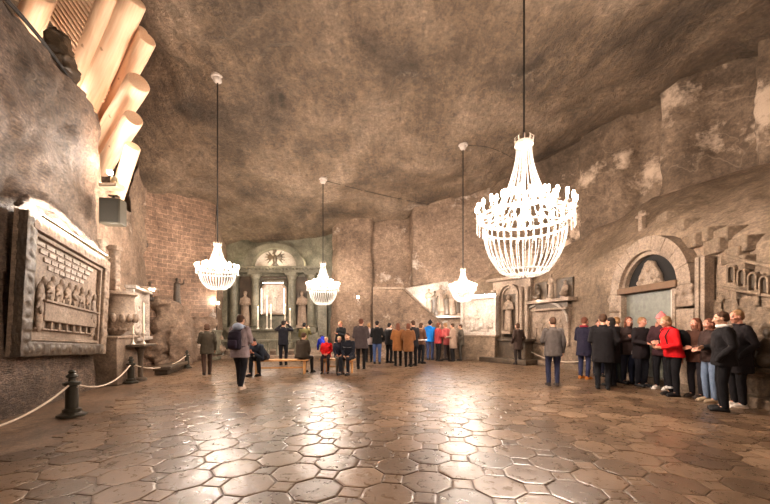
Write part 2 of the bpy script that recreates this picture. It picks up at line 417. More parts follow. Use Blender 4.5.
# ------------------------------------------------------------------ floor of octagonal salt tiles
def floor():
    th = R(-9.2); per = .66; ap = per/math.sqrt(2)/2; side = ap*2*math.tan(PI/8)
    O = Vector((1.054, 3.235)); e1 = Vector((math.cos(th), math.sin(th))); e2 = Vector((-math.sin(th), math.cos(th)))
    v = []; f = []; tone = []; g = .0085; bw = .02
    def inside(c):
        if c.y < -2 or c.y > 19.5 or c.x > 7.6: return False
        return c.x > -4.13-.36*(c.y-3.76)
    def tile(pts, c):
        nonlocal v, f
        m = len(pts); o = len(v); r = random.random()
        tx, ty = random.gauss(0, .0040), random.gauss(0, .0040); dz = random.gauss(0, .0012)
        for sc_, z in ((0, -.014), (0, -.003), (bw, 0.0)):
            for p in pts:
                d = p-c; L = d.length; q = c+d*((L-g-sc_)/L)
                v.append((q.x, q.y, z if z < -.01 else z+dz+tx*(q.x-c.x)+ty*(q.y-c.y)))
        for k in range(2):
            for i in range(m):
                a = o+k*m+i; b = o+k*m+(i+1) % m; f.append((a, b, b+m, a+m)); tone.append(r)
        f.append(tuple(o+2*m+i for i in range(m))); tone.append(r)
    Rr = side/2/math.sin(PI/8)
    for i in range(-34, 35):
        for j in range(-18, 50):
            for h in (0, .5):
                c = O+e1*((i+h)*per)+e2*((j+h)*per)
                if inside(c):
                    pts = [c+(e1*math.cos(a)+e2*math.sin(a))*Rr for a in [PI/8+k*PI/4 for k in range(8)]]
                    tile([p+Vector((random.gauss(0, .004), random.gauss(0, .004))) for p in pts], c)
                c2 = O+e1*((i+h+.5)*per)+e2*((j+h)*per)
                if inside(c2):
                    s = side/2
                    tile([c2+e1*(a*s)+e2*(b*s) for a, b in ((1, 1), (-1, 1), (-1, -1), (1, -1))], c2)
    o = len(v)
    v += [(-13, -9, -.012), (13, -9, -.012), (13, 22, -.012), (-13, 22, -.012)]
    f.append((o, o+1, o+2, o+3)); tone.append(.5)
    me = bpy.data.meshes.new('floor'); me.from_pydata(v, [], f)
    at = me.attributes.new('tone', 'FLOAT', 'FACE'); at.data.foreach_set('value', tone)
    m, nt, b = base_mat('salt_floor_tiles')
    tc = N(nt, 'ShaderNodeTexCoord'); t = N(nt, 'ShaderNodeAttribute', attribute_name='tone')
    n1 = N(nt, 'ShaderNodeTexNoise', i_Scale=1.3, i_Detail=6.0, i_Roughness=.6)
    n2 = N(nt, 'ShaderNodeTexNoise', i_Scale=9.0, i_Detail=8.0, i_Roughness=.7, i_Distortion=.8)
    n3 = N(nt, 'ShaderNodeTexNoise', i_Scale=30.0, i_Detail=5.0, i_Roughness=.6)
    for n in (n1, n2, n3): nt.links.new(tc.outputs['Object'], n.inputs['Vector'])
    c = ramp(nt, t.outputs['Fac'], [(0, srgb(84, 66, 50)), (.5, srgb(110, 88, 68)), (1, srgb(134, 110, 88))])
    c = mix(nt, .7, c, ramp(nt, n1.outputs['Fac'], [(.3, (.7, .68, .66, 1)), (.7, (1.25, 1.22, 1.2, 1))]), 'MULTIPLY')
    c = mix(nt, .8, c, ramp(nt, n2.outputs['Fac'], [(.3, (.6, .58, .55, 1)), (.7, (1.35, 1.3, 1.25, 1))]), 'MULTIPLY')
    nt.links.new(c, b.inputs['Base Color'])
    rr = ramp(nt, n2.outputs['Fac'], [(.25, (.2, .2, .2, 1)), (.75, (.42, .42, .42, 1))])
    nt.links.new(rr, b.inputs['Roughness']); b.inputs['Specular IOR Level'].default_value = .7
    ad = N(nt, 'ShaderNodeMath', operation='MULTIPLY_ADD'); nt.links.new(n3.outputs['Fac'], ad.inputs[0]); ad.inputs[1].default_value = .2; nt.links.new(n2.outputs['Fac'], ad.inputs[2])
    bp = N(nt, 'ShaderNodeBump', i_Strength=.35, i_Distance=.012); nt.links.new(ad.outputs[0], bp.inputs['Height']); nt.links.new(bp.outputs[0], b.inputs['Normal'])
    me.materials.append(m)
    g2 = rock('floor_grout', (82, 62, 46), (110, 86, 66), (140, 112, 88), 1.5, .3, .5); me.materials.append(g2)
    me.polygons[len(f)-1].material_index = 1
    ob = bpy.data.objects.new('floor', me); COL.objects.link(ob); ob['kind'] = 'structure'
floor()

# ------------------------------------------------------------------ chandeliers
WARM = (1.0, .85, .73)
CRY = None
def crystal_mat():
    m, nt, b = base_mat('cut_salt_crystal')
    b.inputs['Base Color'].default_value = (.62, .60, .58, 1); b.inputs['Roughness'].default_value = .12
    b.inputs['Transmission Weight'].default_value = .25; b.inputs['Subsurface Weight'].default_value = 0
    out = [n for n in nt.nodes if n.type == 'OUTPUT_MATERIAL'][0]
    tr = N(nt, 'ShaderNodeBsdfTranslucent'); tr.inputs[0].default_value = (.6, .58, .55, 1)
    mx = N(nt, 'ShaderNodeMixShader'); mx.inputs[0].default_value = .5
    nt.links.new(b.outputs[0], mx.inputs[1]); nt.links.new(tr.outputs[0], mx.inputs[2]); nt.links.new(mx.outputs[0], out.inputs[0])
    return m
CRY = crystal_mat()
BULB = plain('candle_bulb_glass', (255, 238, 215), .3, emit=90, emitc=(255, 235, 212), var=0)
BRASS = plain('pale_metal', (214, 200, 184), .35, .3)
ROD = plain('dark_cable', (28, 24, 22), .5)
def bead_strand(path, nb, r, n=6):
    mb = MB(); L = [0]
    for a, b in zip(path, path[1:]): L.append(L[-1]+(Vector(b)-Vector(a)).length)
    for i in range(nb):
        d = (i+.5)/nb*L[-1]
        for k in range(len(path)-1):
            if d <= L[k+1]: break
        t = (d-L[k])/(L[k+1]-L[k]); p = Vector(path[k]).lerp(Vector(path[k+1]), t)
        mb.ell(p, r*(1.1 if i % 3 else .8), n=n, k=4)
    return mb
def arcp(f, n): return [f(i/n) for i in range(n+1)]
def make_chandelier():
    # full size, origin at the middle of the candle ring; 2.06 m wide
    root = empty('chandelier', (0, 0, 0))
    m = MB()                                    # crown
    m.lathe([(.13, 1.42), (.19, 1.44), (.19, 1.50), (.16, 1.52), (.02, 1.54)], n=20)
    for k in range(10):
        a = 2*PI*k/10; m.tube([(.18*math.cos(a), .18*math.sin(a), 1.48), (.2*math.cos(a), .2*math.sin(a), 1.58), (.15*math.cos(a), .15*math.sin(a), 1.63)], [.016, .014, .004], 5)
    m.build('crown', BRASS, root)
    m = MB(); m.tube([(0, 0, -.2), (0, 0, 1.55)], .03, 8); m.lathe([(.05, -.1), (.12, 0), (.06, .12), (.04, .2)], n=12)
    m.build('central_stem', BRASS, root)
    # rings
    for r, z, t in ((.97, .0, .028), (.45, .36, .02), (.84, -.24, .02), (.5, -1.08, .02)):
        m = MB(); m.tube([(r*math.cos(a), r*math.sin(a), z) for a in [2*PI*k/40 for k in range(40)]], t, 6, closed=True); m.build('ring', CRY, root)
    up = bead_strand(arcp(lambda t: (.15+.30*t**1.7, 0, 1.42-1.08*t), 8), 40, .0125).mesh('upper_strand', CRY)
    dr = bead_strand(arcp(lambda t: (.45+.50*t, 0, .36-.36*t-.12*math.sin(PI*t)), 6), 18, .0125).mesh('swag', CRY)
    lo = bead_strand(arcp(lambda t: (.84-.34*t**2.2, 0, -.24-.84*t), 8), 30, .0145).mesh('basket_strand', CRY)
    inn = bead_strand(arcp(lambda t: (.5-.42*t, 0, -1.08-.10*math.sin(PI*t*.9)), 6), 14, .014).mesh('bottom_strand', CRY)
    fr_ = bead_strand([(0, 0, 0), (0, 0, -.20)], 6, .014)
    fr_.ell((0, 0, -.23), (.015, .015, .035), n=6, k=4); frm = fr_.mesh('drop', CRY)
    def ringof(name, me, n, r=0, z=0, ph=0):
        for k in range(n):
            o = bpy.data.objects.new(name, me); COL.objects.link(o); o.parent = root
            a = 2*PI*(k+ph)/n; o.rotation_euler = (0, 0, a); o.location = (r*math.cos(a), r*math.sin(a), z)
    ringof('crystal_strand', up, 22); ringof('crystal_swag', dr, 22, ph=.5)
    ringof('basket_strand', lo, 36); ringof('bottom_strand', inn, 20)
    ringof('crystal_drop', frm, 36, .99, -.02, .5)
    # candle arms
    m = MB(); m.tube([(-.10, 0, -.02), (-.02, 0, -.05), (.03, 0, -.02), (.04, 0, .04)], .012, 6)
    m.lathe([(.012, .03), (.05, .05), (.05, .06), (.018, .07), (.018, .16)], (.04, 0, 0), 10)
    cm = m.mesh('candle', BRASS)
    b = MB(); b.ell((.04, 0, .22), (.036, .036, .07), n=8, k=6); bm_ = b.mesh('bulb', BULB)
    for (n, r, z) in ((24, .95, .0), (12, .55, .18)):
        for k in range(n):
            a = 2*PI*k/n
            o = bpy.data.objects.new('candle', cm); COL.objects.link(o); o.parent = root
            o.location = (r*math.cos(a), r*math.sin(a), z); o.rotation_euler = (0, 0, a)
            q = bpy.data.objects.new('bulb', bm_); COL.objects.link(q); q.parent = o
    return root
ch0 = make_chandelier()
CHG = 'crystal chandeliers of the hall'
HUNG = []
def place_ch(px, py_top, z, width, label, power, proto=False, loc=None, zs=1.0):
    s = width/2.06
    o = ch0 if proto else copy_tree(ch0)
    if loc is None:
        t = P(px, py_top, z); loc = Vector((t.x, t.y, t.z-1.63*s*zs))
    o.location = loc; o.scale = (s, s, s*zs); tag(o, label, 'chandelier')
    HUNG.append((o, loc, s, s*zs))
    for i in range(3):
        a = 2*PI*i/3+.4
        for (rr, zz2, w) in ((.62, .30, .28),):
            ld = bpy.data.lights.new('chandelier_light', 'POINT'); ld.energy = power*w; ld.color = WARM; ld.shadow_soft_size = .28*s
            lo = bpy.data.objects.new('chandelier_light', ld); COL.objects.link(lo)
            lo.location = (loc[0]+rr*s*math.cos(a), loc[1]+rr*s*math.sin(a), loc[2]+zz2*s)
    return o
place_ch(524, 136, 7.0, 1.9, 'largest crystal chandelier, nearest, hanging right of centre', 1300, True, zs=1.08)
place_ch(217.5, 242, 10.5, 1.22, 'small crystal chandelier hanging in front of the block masonry wall at left', 560, zs=.86)
place_ch(323, 262, 15.0, 1.42, 'crystal chandelier hanging right beside the altar with the arched pediment', 640, zs=.95)
place_ch(463, 268, 13.2, 1.02, 'smallest crystal chandelier, hanging before the bright lit stair relief', 480, zs=.92)
place_ch(0, 0, 0, 2.06, 'crystal chandelier behind the viewer, outside the photo', 420, loc=Vector((-.6, -4.0, 4.2)))

def hang(o, loc, s, sz):
    # suspension cable and ceiling rose, hung from the rock
    h = CB.ray_cast(Vector((loc[0], loc[1], loc[2]+1)), Vector((0, 0, 1)))
    top = h[0].z if h[0] else 9
    m = MB(); m.tube([(0, 0, 1.5), (0, 0, (top-loc[2])/sz)], .022/s*.9, 6); m.build('suspension_cable', ROD, o)
    m = MB(); zz = (top-loc[2])/sz; k = .6/s if s < 1 else .6
    m.lathe([(.05*k, zz-.32*k), (.14*k, zz-.28*k), (.2*k, zz-.2*k), (.2*k, zz-.05*k), (.3*k, zz-.03*k), (.3*k, zz+.1)], n=14); m.build('ceiling_rose', plain('rose_white', (190, 178, 168), .5), o)
for a_ in HUNG: hang(*a_)

# thin cables strung along the ceiling
def cable(name, pts, r, label):
    m = MB(); m.tube(pts, r, 6); o = m.build(name, ROD); tag(o, label, 'cable'); return o
def onceil(px, py):
    d = (P(px, py, 1.0)-Vector((0, 0, CH))).normalized(); h = CB.ray_cast(Vector((0, 0, CH)), d)
    return h[0]-d*.03 if h[0] else P(px, py, 15)
cable('ceiling_cable', [onceil(326+(460-326)*t, 181+12*math.sin(PI*t*.5)+16*t) for t in [i/20 for i in range(21)]], .010, 'thin dark cable running along the rock ceiling between two chandelier roses')
cable('ceiling_cable', [onceil(462+(519-462)*t, 146-6*math.sin(PI*t)+16*t) for t in [i/12 for i in range(13)]], .009, 'thin cable on the rock ceiling beside the largest chandelier cable')

# ------------------------------------------------------------------ timber cribbing top left
PINE = None
def wood(key, a, b_, rough=.55):
    if key in MATS: return MATS[key]
    m, nt, b = base_mat(key)
    tc = N(nt, 'ShaderNodeTexCoord'); mp = N(nt, 'ShaderNodeMapping'); mp.inputs['Scale'].default_value = (8, 8, .5)
    nt.links.new(tc.outputs['Object'], mp.inputs['Vector'])
    n = N(nt, 'ShaderNodeTexNoise', i_Scale=3.0, i_Detail=6.0); nt.links.new(mp.outputs[0], n.inputs['Vector'])
    k = N(nt, 'ShaderNodeTexNoise', i_Scale=4.0, i_Detail=2.0); nt.links.new(tc.outputs['Object'], k.inputs['Vector'])
    c = ramp(nt, n.outputs['Fac'], [(.3, srgb(*a)), (.7, srgb(*b_))])
    c = mix(nt, ramp(nt, k.outputs['Fac'], [(.70, (0, 0, 0, 1)), (.74, (.7, .7, .7, 1))]), c, srgb(150, 96, 58))
    nt.links.new(c, b.inputs['Base Color']); b.inputs['Roughness'].default_value = rough
    bp = N(nt, 'ShaderNodeBump', i_Strength=.25, i_Distance=.01); nt.links.new(n.outputs['Fac'], bp.inputs['Height']); nt.links.new(bp.outputs[0], b.inputs['Normal'])
    MATS[key] = m; return m
PINE = wood('fresh_pine', (236, 188, 148), (248, 214, 182))
def log(a, b, r0, r1, label, group=None, name='timber_log'):
    a, b = Vector(a), Vector(b); d = b-a; L = d.length
    m = MB(); prof = [(r0*.9, 0), (r0, .03)]+[(lerp(r0, r1, i/8)*(1+.02*math.sin(i*2.1)), .03+(L-.06)*i/8) for i in range(1, 8)]+[(r1, L-.03), (r1*.9, L)]
    m.lathe(prof, n=20)
    o = m.build(name, PINE); o.location = a; o.rotation_euler = d.to_track_quat('Z', 'Y').to_euler()
    return tag(o, label, 'log' if name == 'timber_log' else 'lath', group)
T = [((134, -2), (92, 93), 8.2, 9.4, .24, 'thick pine log of the roof crib, its lower end behind the rock edge'),
     ((112, -6), (77, 82), 8.1, 9.2, .2, 'thick pine log left of the thickest one beside the stacked laths'),
     ((147, 38), (104, 122), 8.7, 10.4, .17, 'slim pine log with its upper end against the dark rock ceiling'),
     ((139, 82), (104, 140), 8.8, 10.3, .21, 'pine log second from the bottom of the crib stack'),
     ((134, 118), (108, 160), 8.9, 10.3, .17, 'pine log third from the bottom, above the wall lamp'),
     ((133, 146), (116, 200), 9.0, 10.0, .14, 'lowest pine log, leaning down behind the wall lamp'),
     ((43, -8), (27, 26), 8.0, 8.6, .22, 'pine log at the far left of the crib above the black cable'),
     ((53, -8), (36, 36), 8.2, 8.8, .1, 'narrow pine pole between the left log and the laths')]
for (a, b, z0, z1, r, lab) in T:
    A_, B_ = P(a[0], a[1], z0), P(b[0], b[1], z1); r *= 1.22 if a[1] > 10 else 1.08; log(A_, B_+(B_-A_)*.3, r, r*1.02, lab)
log(P(143, 30, 8.9), P(100, 117, 10.6), .12, .12, 'thin pine pole against the upper side of the slim log')
for k in range(17):
    t = k/16
    a = P(lerp(77, 106, t), lerp(56, -4, t), 9.4); b = P(lerp(77, 106, t)-30, lerp(56, -4, t)-44, 8.9)
    log(a, b, .06, .06, 'pine lath in the upper row behind the thick crib logs', 'pine laths of the upper row', 'roof_lath')
for k in range(22):
    t = k/21
    a = P(lerp(103, 139, t), lerp(101, 25, t), 9.5); b = P(lerp(103, 139, t)-16, lerp(101, 25, t)-20, 9.7)
    log(a, b, .045, .045, 'short pine lath wedged between the thickest log and the slim log', 'short pine laths between crib logs', 'roof_lath')
# rock tooth between laths and cable
m = MB(); c = P(60, 52, 8.0)
m.ell(c, (.25, .3, .45)); m.ell(c+Vector((.12, 0, -.35)), (.25, .3, .3)); m.ell(c+Vector((-.08, 0, .28)), (.12, .15, .3))
o = blob('rock_spur', m, .04, STONED, disp=.10, dscale=4); tag(o, 'dark jagged rock spur standing up in front of the pine laths', 'rock')
pts = [P(lerp(2, 74, t), lerp(-6, 84, t)+6*math.sin(PI*t)*-.6, lerp(5.9, 7.7, t)) for t in [i/14 for i in range(15)]]
cable('black_cable', pts, .035, 'thick black cable following the top edge of the left rock wall')
cable('black_cable', [p+Vector((.05, 0, -.09)) for p in pts], .022, 'thinner black cable hanging just under the thick cable at top left')

# lamp on bracket at the end of the rock, and speaker box below
o = empty('wall_lamp', P(112, 188, 8.55), 0, 'bright spotlight in a pale box at the foot of the pine logs', 'lamp')
m = MB(); m.box((0, 0, 0), (.42, .3, .04)); m.box((.19, 0, .05), (.03, .3, .10)); m.box((-.19, 0, .05), (.03, .3, .10)); m.box((0, -.14, .03), (.42, .02, .08))
m.build('tray', plain('lamp_box', (214, 190, 165), .5), o, bevel=.006)
m = MB(); m.lathe([(.05, 0), (.07, .03), (.07, .22), (.05, .26)], (.05, 0, .02), 14); m.build('lamp_body', plain('lamp_grey', (140, 125, 100), .4), o)
m = MB(); m.ell((-.02, -.04, .36), .062); m.build('bulb', plain('lamp_bulb', (255, 240, 220), .3, emit=90, emitc=(255, 225, 190), var=0), o)
def plight(name, loc, e, size=.1, col=WARM):
    ld = bpy.data.lights.new(name, 'POINT'); ld.energy = e; ld.color = col; ld.shadow_soft_size = size
    lo = bpy.data.objects.new(name, ld); COL.objects.link(lo); lo.location = loc; return lo
plight('shelf_flood_light', Vector((-8.6, 8.9, 7.45)), 55, .1)
q = empty('shelf_flood_lamp', Vector((-8.6, 8.9, 7.3)), 0, 'flood lamp behind the rock edge, shining up on the pine laths', 'lamp')
m = MB(); m.box((0, 0, 0), (.3, .16, .12)); m.build('housing', plain('lamp_grey', (140, 125, 100), .4), q, bevel=.01); m = MB(); m.box((0, 0, .065), (.26, .12, .02)); m.build('glass', MATS['lamp_bulb'], q)
plight('wall_lamp_light', P(118, 168, 8.75), 60, .07)
plight('wall_lamp_light', P(123, 150, 8.6), 40, .07)
o = empty('loudspeaker', P(113, 226, 8.5), R(8), 'dark tapered loudspeaker box under the lamp on the left wall', 'loudspeaker')
m = MB(); m.box((0, 0, .33), (.46, .3, .62)); b_ = m.build('cabinet', plain('speaker_dark', (72, 66, 54), .5), o, bevel=.02)
m = MB(); m.box((0, -.155, .33), (.4, .02, .54)); m.build('grille', plain('speaker_grille', (52, 48, 40), .7, bump=.6, bscale=150), o, bevel=.004)
m = MB(); m.tube([(0, 0, .6), (0, .05, .76)], .03, 8); m.box((0, .05, .74), (.2, .12, .03)); m.build('bracket', plain('bracket', (60, 54, 46), .4, .5), o)

# ------------------------------------------------------------------ the framed relief on the near left wall
def quadmap(c00, c10, c11, c01):
    nrm = (c10-c00).cross(c01-c00).normalized()
    if nrm.x < 0: nrm = -nrm
    def f(u, v, w): return (c00*(1-u)*(1-v)+c10*u*(1-v)+c11*u*v+c01*(1-u)*v)+nrm*w
    return f
def wallpt(px):                                   # depth where the pixel column meets the left wall line
    k = (px-CX)/F; z = (-6.02+.33*5.5)/(k+.33); return z
def LQ(px, py, dz=0): return P(px, py, wallpt(px)+dz)
fm = quadmap(LQ(7, 357), LQ(98, 354), LQ(103, 262), LQ(16, 208))
def mapped(m, f, sx=3.1, sz=2.5):                 # local x 0..sx, z 0..sz, -y out
    m.v = [tuple(f(x/sx, z/sz, -y*.55+.02)) for x, y, z in m.v]; return m
root = empty('relief_panel', LQ(7, 357), 0, 'large framed relief carving of figures at a long table on the left wall', 'relief carving')
def loc_parent(o, root):
    o.parent = root; o.matrix_parent_inverse = Matrix.Translation(-Vector(root.location)); return o
def mapobj(name, m, mat, vox=None, bevel=0, disp=0):
    if vox:
        v, fs = remesh(m, vox, 2, disp, 14); m = MB(); m.v = [tuple(x) for x in v]; m.f = fs; m.mi = [0]*len(fs)
    mapped(m, fm); o = m.build(name, mat, None, bevel=bevel); o.data.transform(Matrix.Translation(-Vector(root.location))); o.parent = root; return o
W_, H_ = 3.1, 2.5
m = MB(); m.box((W_/2, .02, H_/2), (W_, .12, H_)); mapobj('back_slab', m, STONE)
for nm, c, d in (('left_border', (.13, -.14, H_/2), (.26, .26, H_)), ('right_border', (W_-.13, -.14, H_/2), (.26, .26, H_)), ('bottom_border', (W_/2, -.15, .13), (W_-.3, .26, .26)), ('top_border', (W_/2, -.15, H_-.13), (W_-.3, .28, .26))):
    m = MB(); m.box(c, d)
    L = max(d[0], d[2]); n = int(L/.2)
    for k in range(n):
        t = (k+.5)/n-.5
        cc = Vector(c)+(Vector((t*d[0], -.13, 0)) if d[0] > d[2] else Vector((0, -.13, t*d[2])))
        if k % 5 == 2: m.box(cc, (.17, .07, .2) if d[0] > d[2] else (.2, .07, .17))
        else: m.ell(cc, (.08, .045, .06), Euler((0, .7*(-1)**k, 0)))
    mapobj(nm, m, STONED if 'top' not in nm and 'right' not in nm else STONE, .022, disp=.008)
m = MB()
for c, d in (((.33, -.12, H_/2), (.07, .12, H_-.5)), ((W_-.33, -.12, H_/2), (.07, .12, H_-.5)), ((W_/2, -.12, .31), (W_-.6, .12, .07)), ((W_/2, -.12, H_-.31), (W_-.6, .12, .07))): m.box(c, d)
mapobj('inner_moulding', m, STONE, bevel=.01)
# ceiling coffers carved in perspective, table and figures
m = MB()
for i in range(4):
    z = H_-.42-.13*i; w = 1.05-.13*i
    for k in range(7):
        m.box((W_/2-.1+(k-3)/3*w*.85, -.06, z), (w*.24, .06, .085))
mapobj('carved_coffers', m, STONEW, bevel=.008)
m = MB(); m.box((W_/2, -.16, .83), (1.95, .22, .36)); m.box((W_/2, -.20, 1.02), (2.05, .30, .05))
for k in range(8): m.box((W_/2-.9+k*.257, -.13, .60), (.06, .12, .22))
m.box((W_/2, -.1, .50), (2.2, .12, .04))
mapobj('carved_table', m, STONE, bevel=.012)
fx = [.55, .83, 1.10, 1.40, 1.68, 1.95, 2.22, 2.48]
for i, x in enumerate(fx):
    m = MB(); z = 1.05 if 0 < i < 7 else .62; hh = .42 if 0 < i < 7 else .82
    m.ell((x, -.15, z+hh*.35), (.12, .10, hh*.6)); m.ell((x+random.uniform(-.04, .04), -.2, z+hh*.9+.05), (.062, .065, .08))
    s = random.choice((-1, 1)); m.caps([(x, -.2, z+hh*.6), (x+.13*s, -.27, z+hh*.45), (x+.2*s, -.27, z+hh*.3)], [.05, .04, .03], 8)
    m.caps([(x-.1, -.19, z+hh*.55), (x-.08, -.28, z+.15)], [.045, .03], 8)
    mapobj('carved_figure', m, STONE, .018, disp=.01)
for k in range(9):
    m = MB(); m.caps([(.75+k*.2, -.26, 1.04), (.75+k*.2, -.26, 1.12)], [.035, .02], 6); mapobj('carved_goblet', m, STONE)
# lamp tube on top of the frame
o = empty('strip_light', LQ(20, 213)+Vector((.05, 0, .12)), 0, 'glowing strip light lying on the top of the relief frame', 'lamp')
a = LQ(24, 214)+Vector((.22, .05, .02)); b = LQ(98, 257)+Vector((.22, 0, .02))
m = MB(); m.tube([a, a.lerp(b, .5), b], .022, 8); m.v = [tuple(Vector(v)-o.location) for v in m.v]
m.build('tube', plain('tube_glow', (255, 240, 220), .3, emit=38, emitc=(255, 232, 205), var=0), o)
m = MB(); m.tube([a+Vector((.05, 0, -.04)), b+Vector((.05, 0, -.04))], .03, 4); m.v = [tuple(Vector(v)-o.location) for v in m.v]
m.build('housing', plain('lamp_grey', (140, 125, 100), .4), o)
for t in (.12, .38, .62, .88): plight('strip_glow', a.lerp(b, t)+Vector((-.04, 0, .12)), 20, .05, (1, .93, .85))
# hollow cut in the rock above the frame
m = MB()
cur = [(18, 204), (26, 199), (42, 203), (56, 212), (70, 225), (84, 237), (95, 248), (100, 257)]
for (pa, pb) in zip(cur, cur[1:]):
    A0 = LQ(*pa)+Vector((.02, 0, 0)); B0 = LQ(*pb)+Vector((.02, 0, 0))
    m.caps([A0, B0], [.07, .07], 8)
m.v = [tuple(v) for v in m.v]
o = blob('rock_lip', m, .035, ROCKL, disp=.03, dscale=6); tag(o, 'rough rock lip curving over the lit hollow above the framed relief', 'rock')

# ------------------------------------------------------------------ generic carved figure
def figure(h=1.7, arms='pray', robe=True, kneel=False, seed=0):
    rd = random.Random(seed); m = MB(); k = h/1.7
    if kneel:
        m.ell((0, -.1*k, .18*k), (.22*k, .34*k, .2*k)); m.ell((0, -.02*k, .5*k), (.2*k, .17*k, .34*k)); zz = .75*k
    else:
        m.loft([((0, 0, 0), .24*k, .2*k, 0), ((0, 0, .5*k), .19*k, .16*k, 0), ((0, 0, .95*k), .17*k, .13*k, 0), ((0, 0, 1.3*k), .2*k, .12*k, 0), ((0, 0, 1.42*k), .1*k, .08*k, 0)]); zz = 1.38*k
    m.caps([(0, 0, zz-.05), (0, .01, zz+.1*k)], .055*k, 8); m.ell((0, -.02*k, zz+.2*k), (.085*k, .1*k, .12*k))
    m.ell((0, -.11*k, zz+.17*k), (.015*k, .03*k, .025*k)); m.ell((0, .02*k, zz+.22*k), (.1*k, .1*k, .12*k))
    for s in (-1, 1):
        sh = Vector((s*.18*k, 0, zz-.08*k))
        if arms == 'pray': e = sh+Vector((s*.07*k, -.08*k, -.25*k)); w = Vector((s*.03*k, -.26*k, zz-.15*k))
        elif arms == 'hold': e = sh+Vector((s*.08*k, -.02*k, -.26*k)); w = Vector((s*.08*k, -.24*k, zz-.38*k))
        else: e = sh+Vector((s*.1*k, -.02*k, -.24*k)) if s < 0 else sh+Vector((.18*k, -.08*k, .02*k)); w = e+Vector((0, -.12*k, -.2*k)) if s < 0 else e+Vector((.03*k, -.1*k, .22*k))
        m.caps([sh, e, w], [.07*k, .06*k, .04*k], 8)
    for i in range(7):                      # drapery folds
        a = rd.uniform(PI, 2*PI); r = .2*k
        if not kneel: m.caps([(r*.8*math.cos(a), r*.65*math.sin(a), 1.0*k), (r*1.15*math.cos(a), r*.95*math.sin(a), .04*k)], [.02*k, .035*k], 6)
    return m
def statue(loc, rz, h, label, mat=None, arms='pray', kneel=False, seed=0, vox=.03, name='statue', plinth=.12):
    root = empty(name, loc, rz, label, 'statue')
    m = figure(h, arms, True, kneel, seed); o = blob('carved_body', m, vox, mat or STONE, root, disp=.008, dscale=10)
    o.location = (0, 0, plinth)
    if plinth:
        m = MB(); m.box((0, 0, plinth/2), (.5*h/1.7, .45*h/1.7, plinth)); m.build('plinth', mat or STONE, root, bevel=.015)
    return root
def slab_map(nm, c, d, mat, root, bevel=.01, rz=0):
    m = MB(); m.box(c, d, rz); return m.build(nm, mat, root, bevel=bevel)

# ------------------------------------------------------------------ pulpit and table on the left wall
pz = 9.3
o = empty('pulpit', Vector((-7.15, 9.35, 0)), R(100), 'carved salt pulpit on a tall pedestal right of the framed relief', 'pulpit')
m = MB(); m.box((0, .1, .6), (1.0, .7, 1.2)); m.box((0, .1, 1.22), (1.12, .8, .07)); m.build('pedestal', STONE, o, bevel=.02)
m = MB(); m.lathe([(.12, 1.25), (.34, 1.45), (.45, 1.7), (.47, 1.78), (.44, 1.82), (.42, 2.25), (.46, 2.32), (.5, 2.34), (.5, 2.4), (.44, 2.42)], (0, .05, 0), 20)
m.build('bowl', STONE, o)
m = MB()
for k in range(9):
    a = PI+PI*k/8; m.ell((.46*math.cos(a), .05+.46*math.sin(a), 1.72), (.07, .07, .13)); m.ell((.3*math.cos(a), .05+.3*math.sin(a), 1.46), (.06, .06, .09))
blob('carved_garland', m, .025, STONE, o, disp=.012)
m = MB()
for x in (-.32, .36):
    m.box((x, .28, 2.9), (.2, .22, 1.5)); m.box((x, .26, 3.66), (.3, .3, .12)); m.box((x, .26, 2.3), (.28, .3, .14))
    for k in range(6): m.ell((x, .16, 2.5+k*.2), (.07, .06, .09))
blob('back_pillars', m, .03, STONE, o, disp=.012)
o = empty('salt_table', G(133, 383)+Vector((-.15, .5, 0)), R(105), 'slender stone table behind the second rope post', 'table')
m = MB(); m.box((0, 0, .98), (.95, .5, .07)); m.build('tabletop', STONED, o, bevel=.015)
m = MB(); m.lathe([(.16, 0), (.15, .06), (.06, .1), (.055, .5), (.08, .8), (.16, .945)], n=14); m.build('pedestal', STONED, o)
# candles on it
for i, dx in enumerate((-.25, .12)):
    q = empty('candlestick', G(133, 383)+Vector((-.2+.06*i, .5+dx*.9, 1.015)), 0, ('tall pale candle at the near end of the slender stone table', 'tall pale candle at the far end of the slender stone table')[i], 'candle')
    m = MB(); m.lathe([(.06, 0), (.05, .03), (.02, .06), (.02, .25), (.05, .28), (.05, .3)], n=12); m.build('holder', BRASS, q)
    m = MB(); m.lathe([(.025, .3), (.025, 1.15), (.005, 1.17)], n=10); m.build('candle', plain('wax', (240, 225, 200), .5), q)

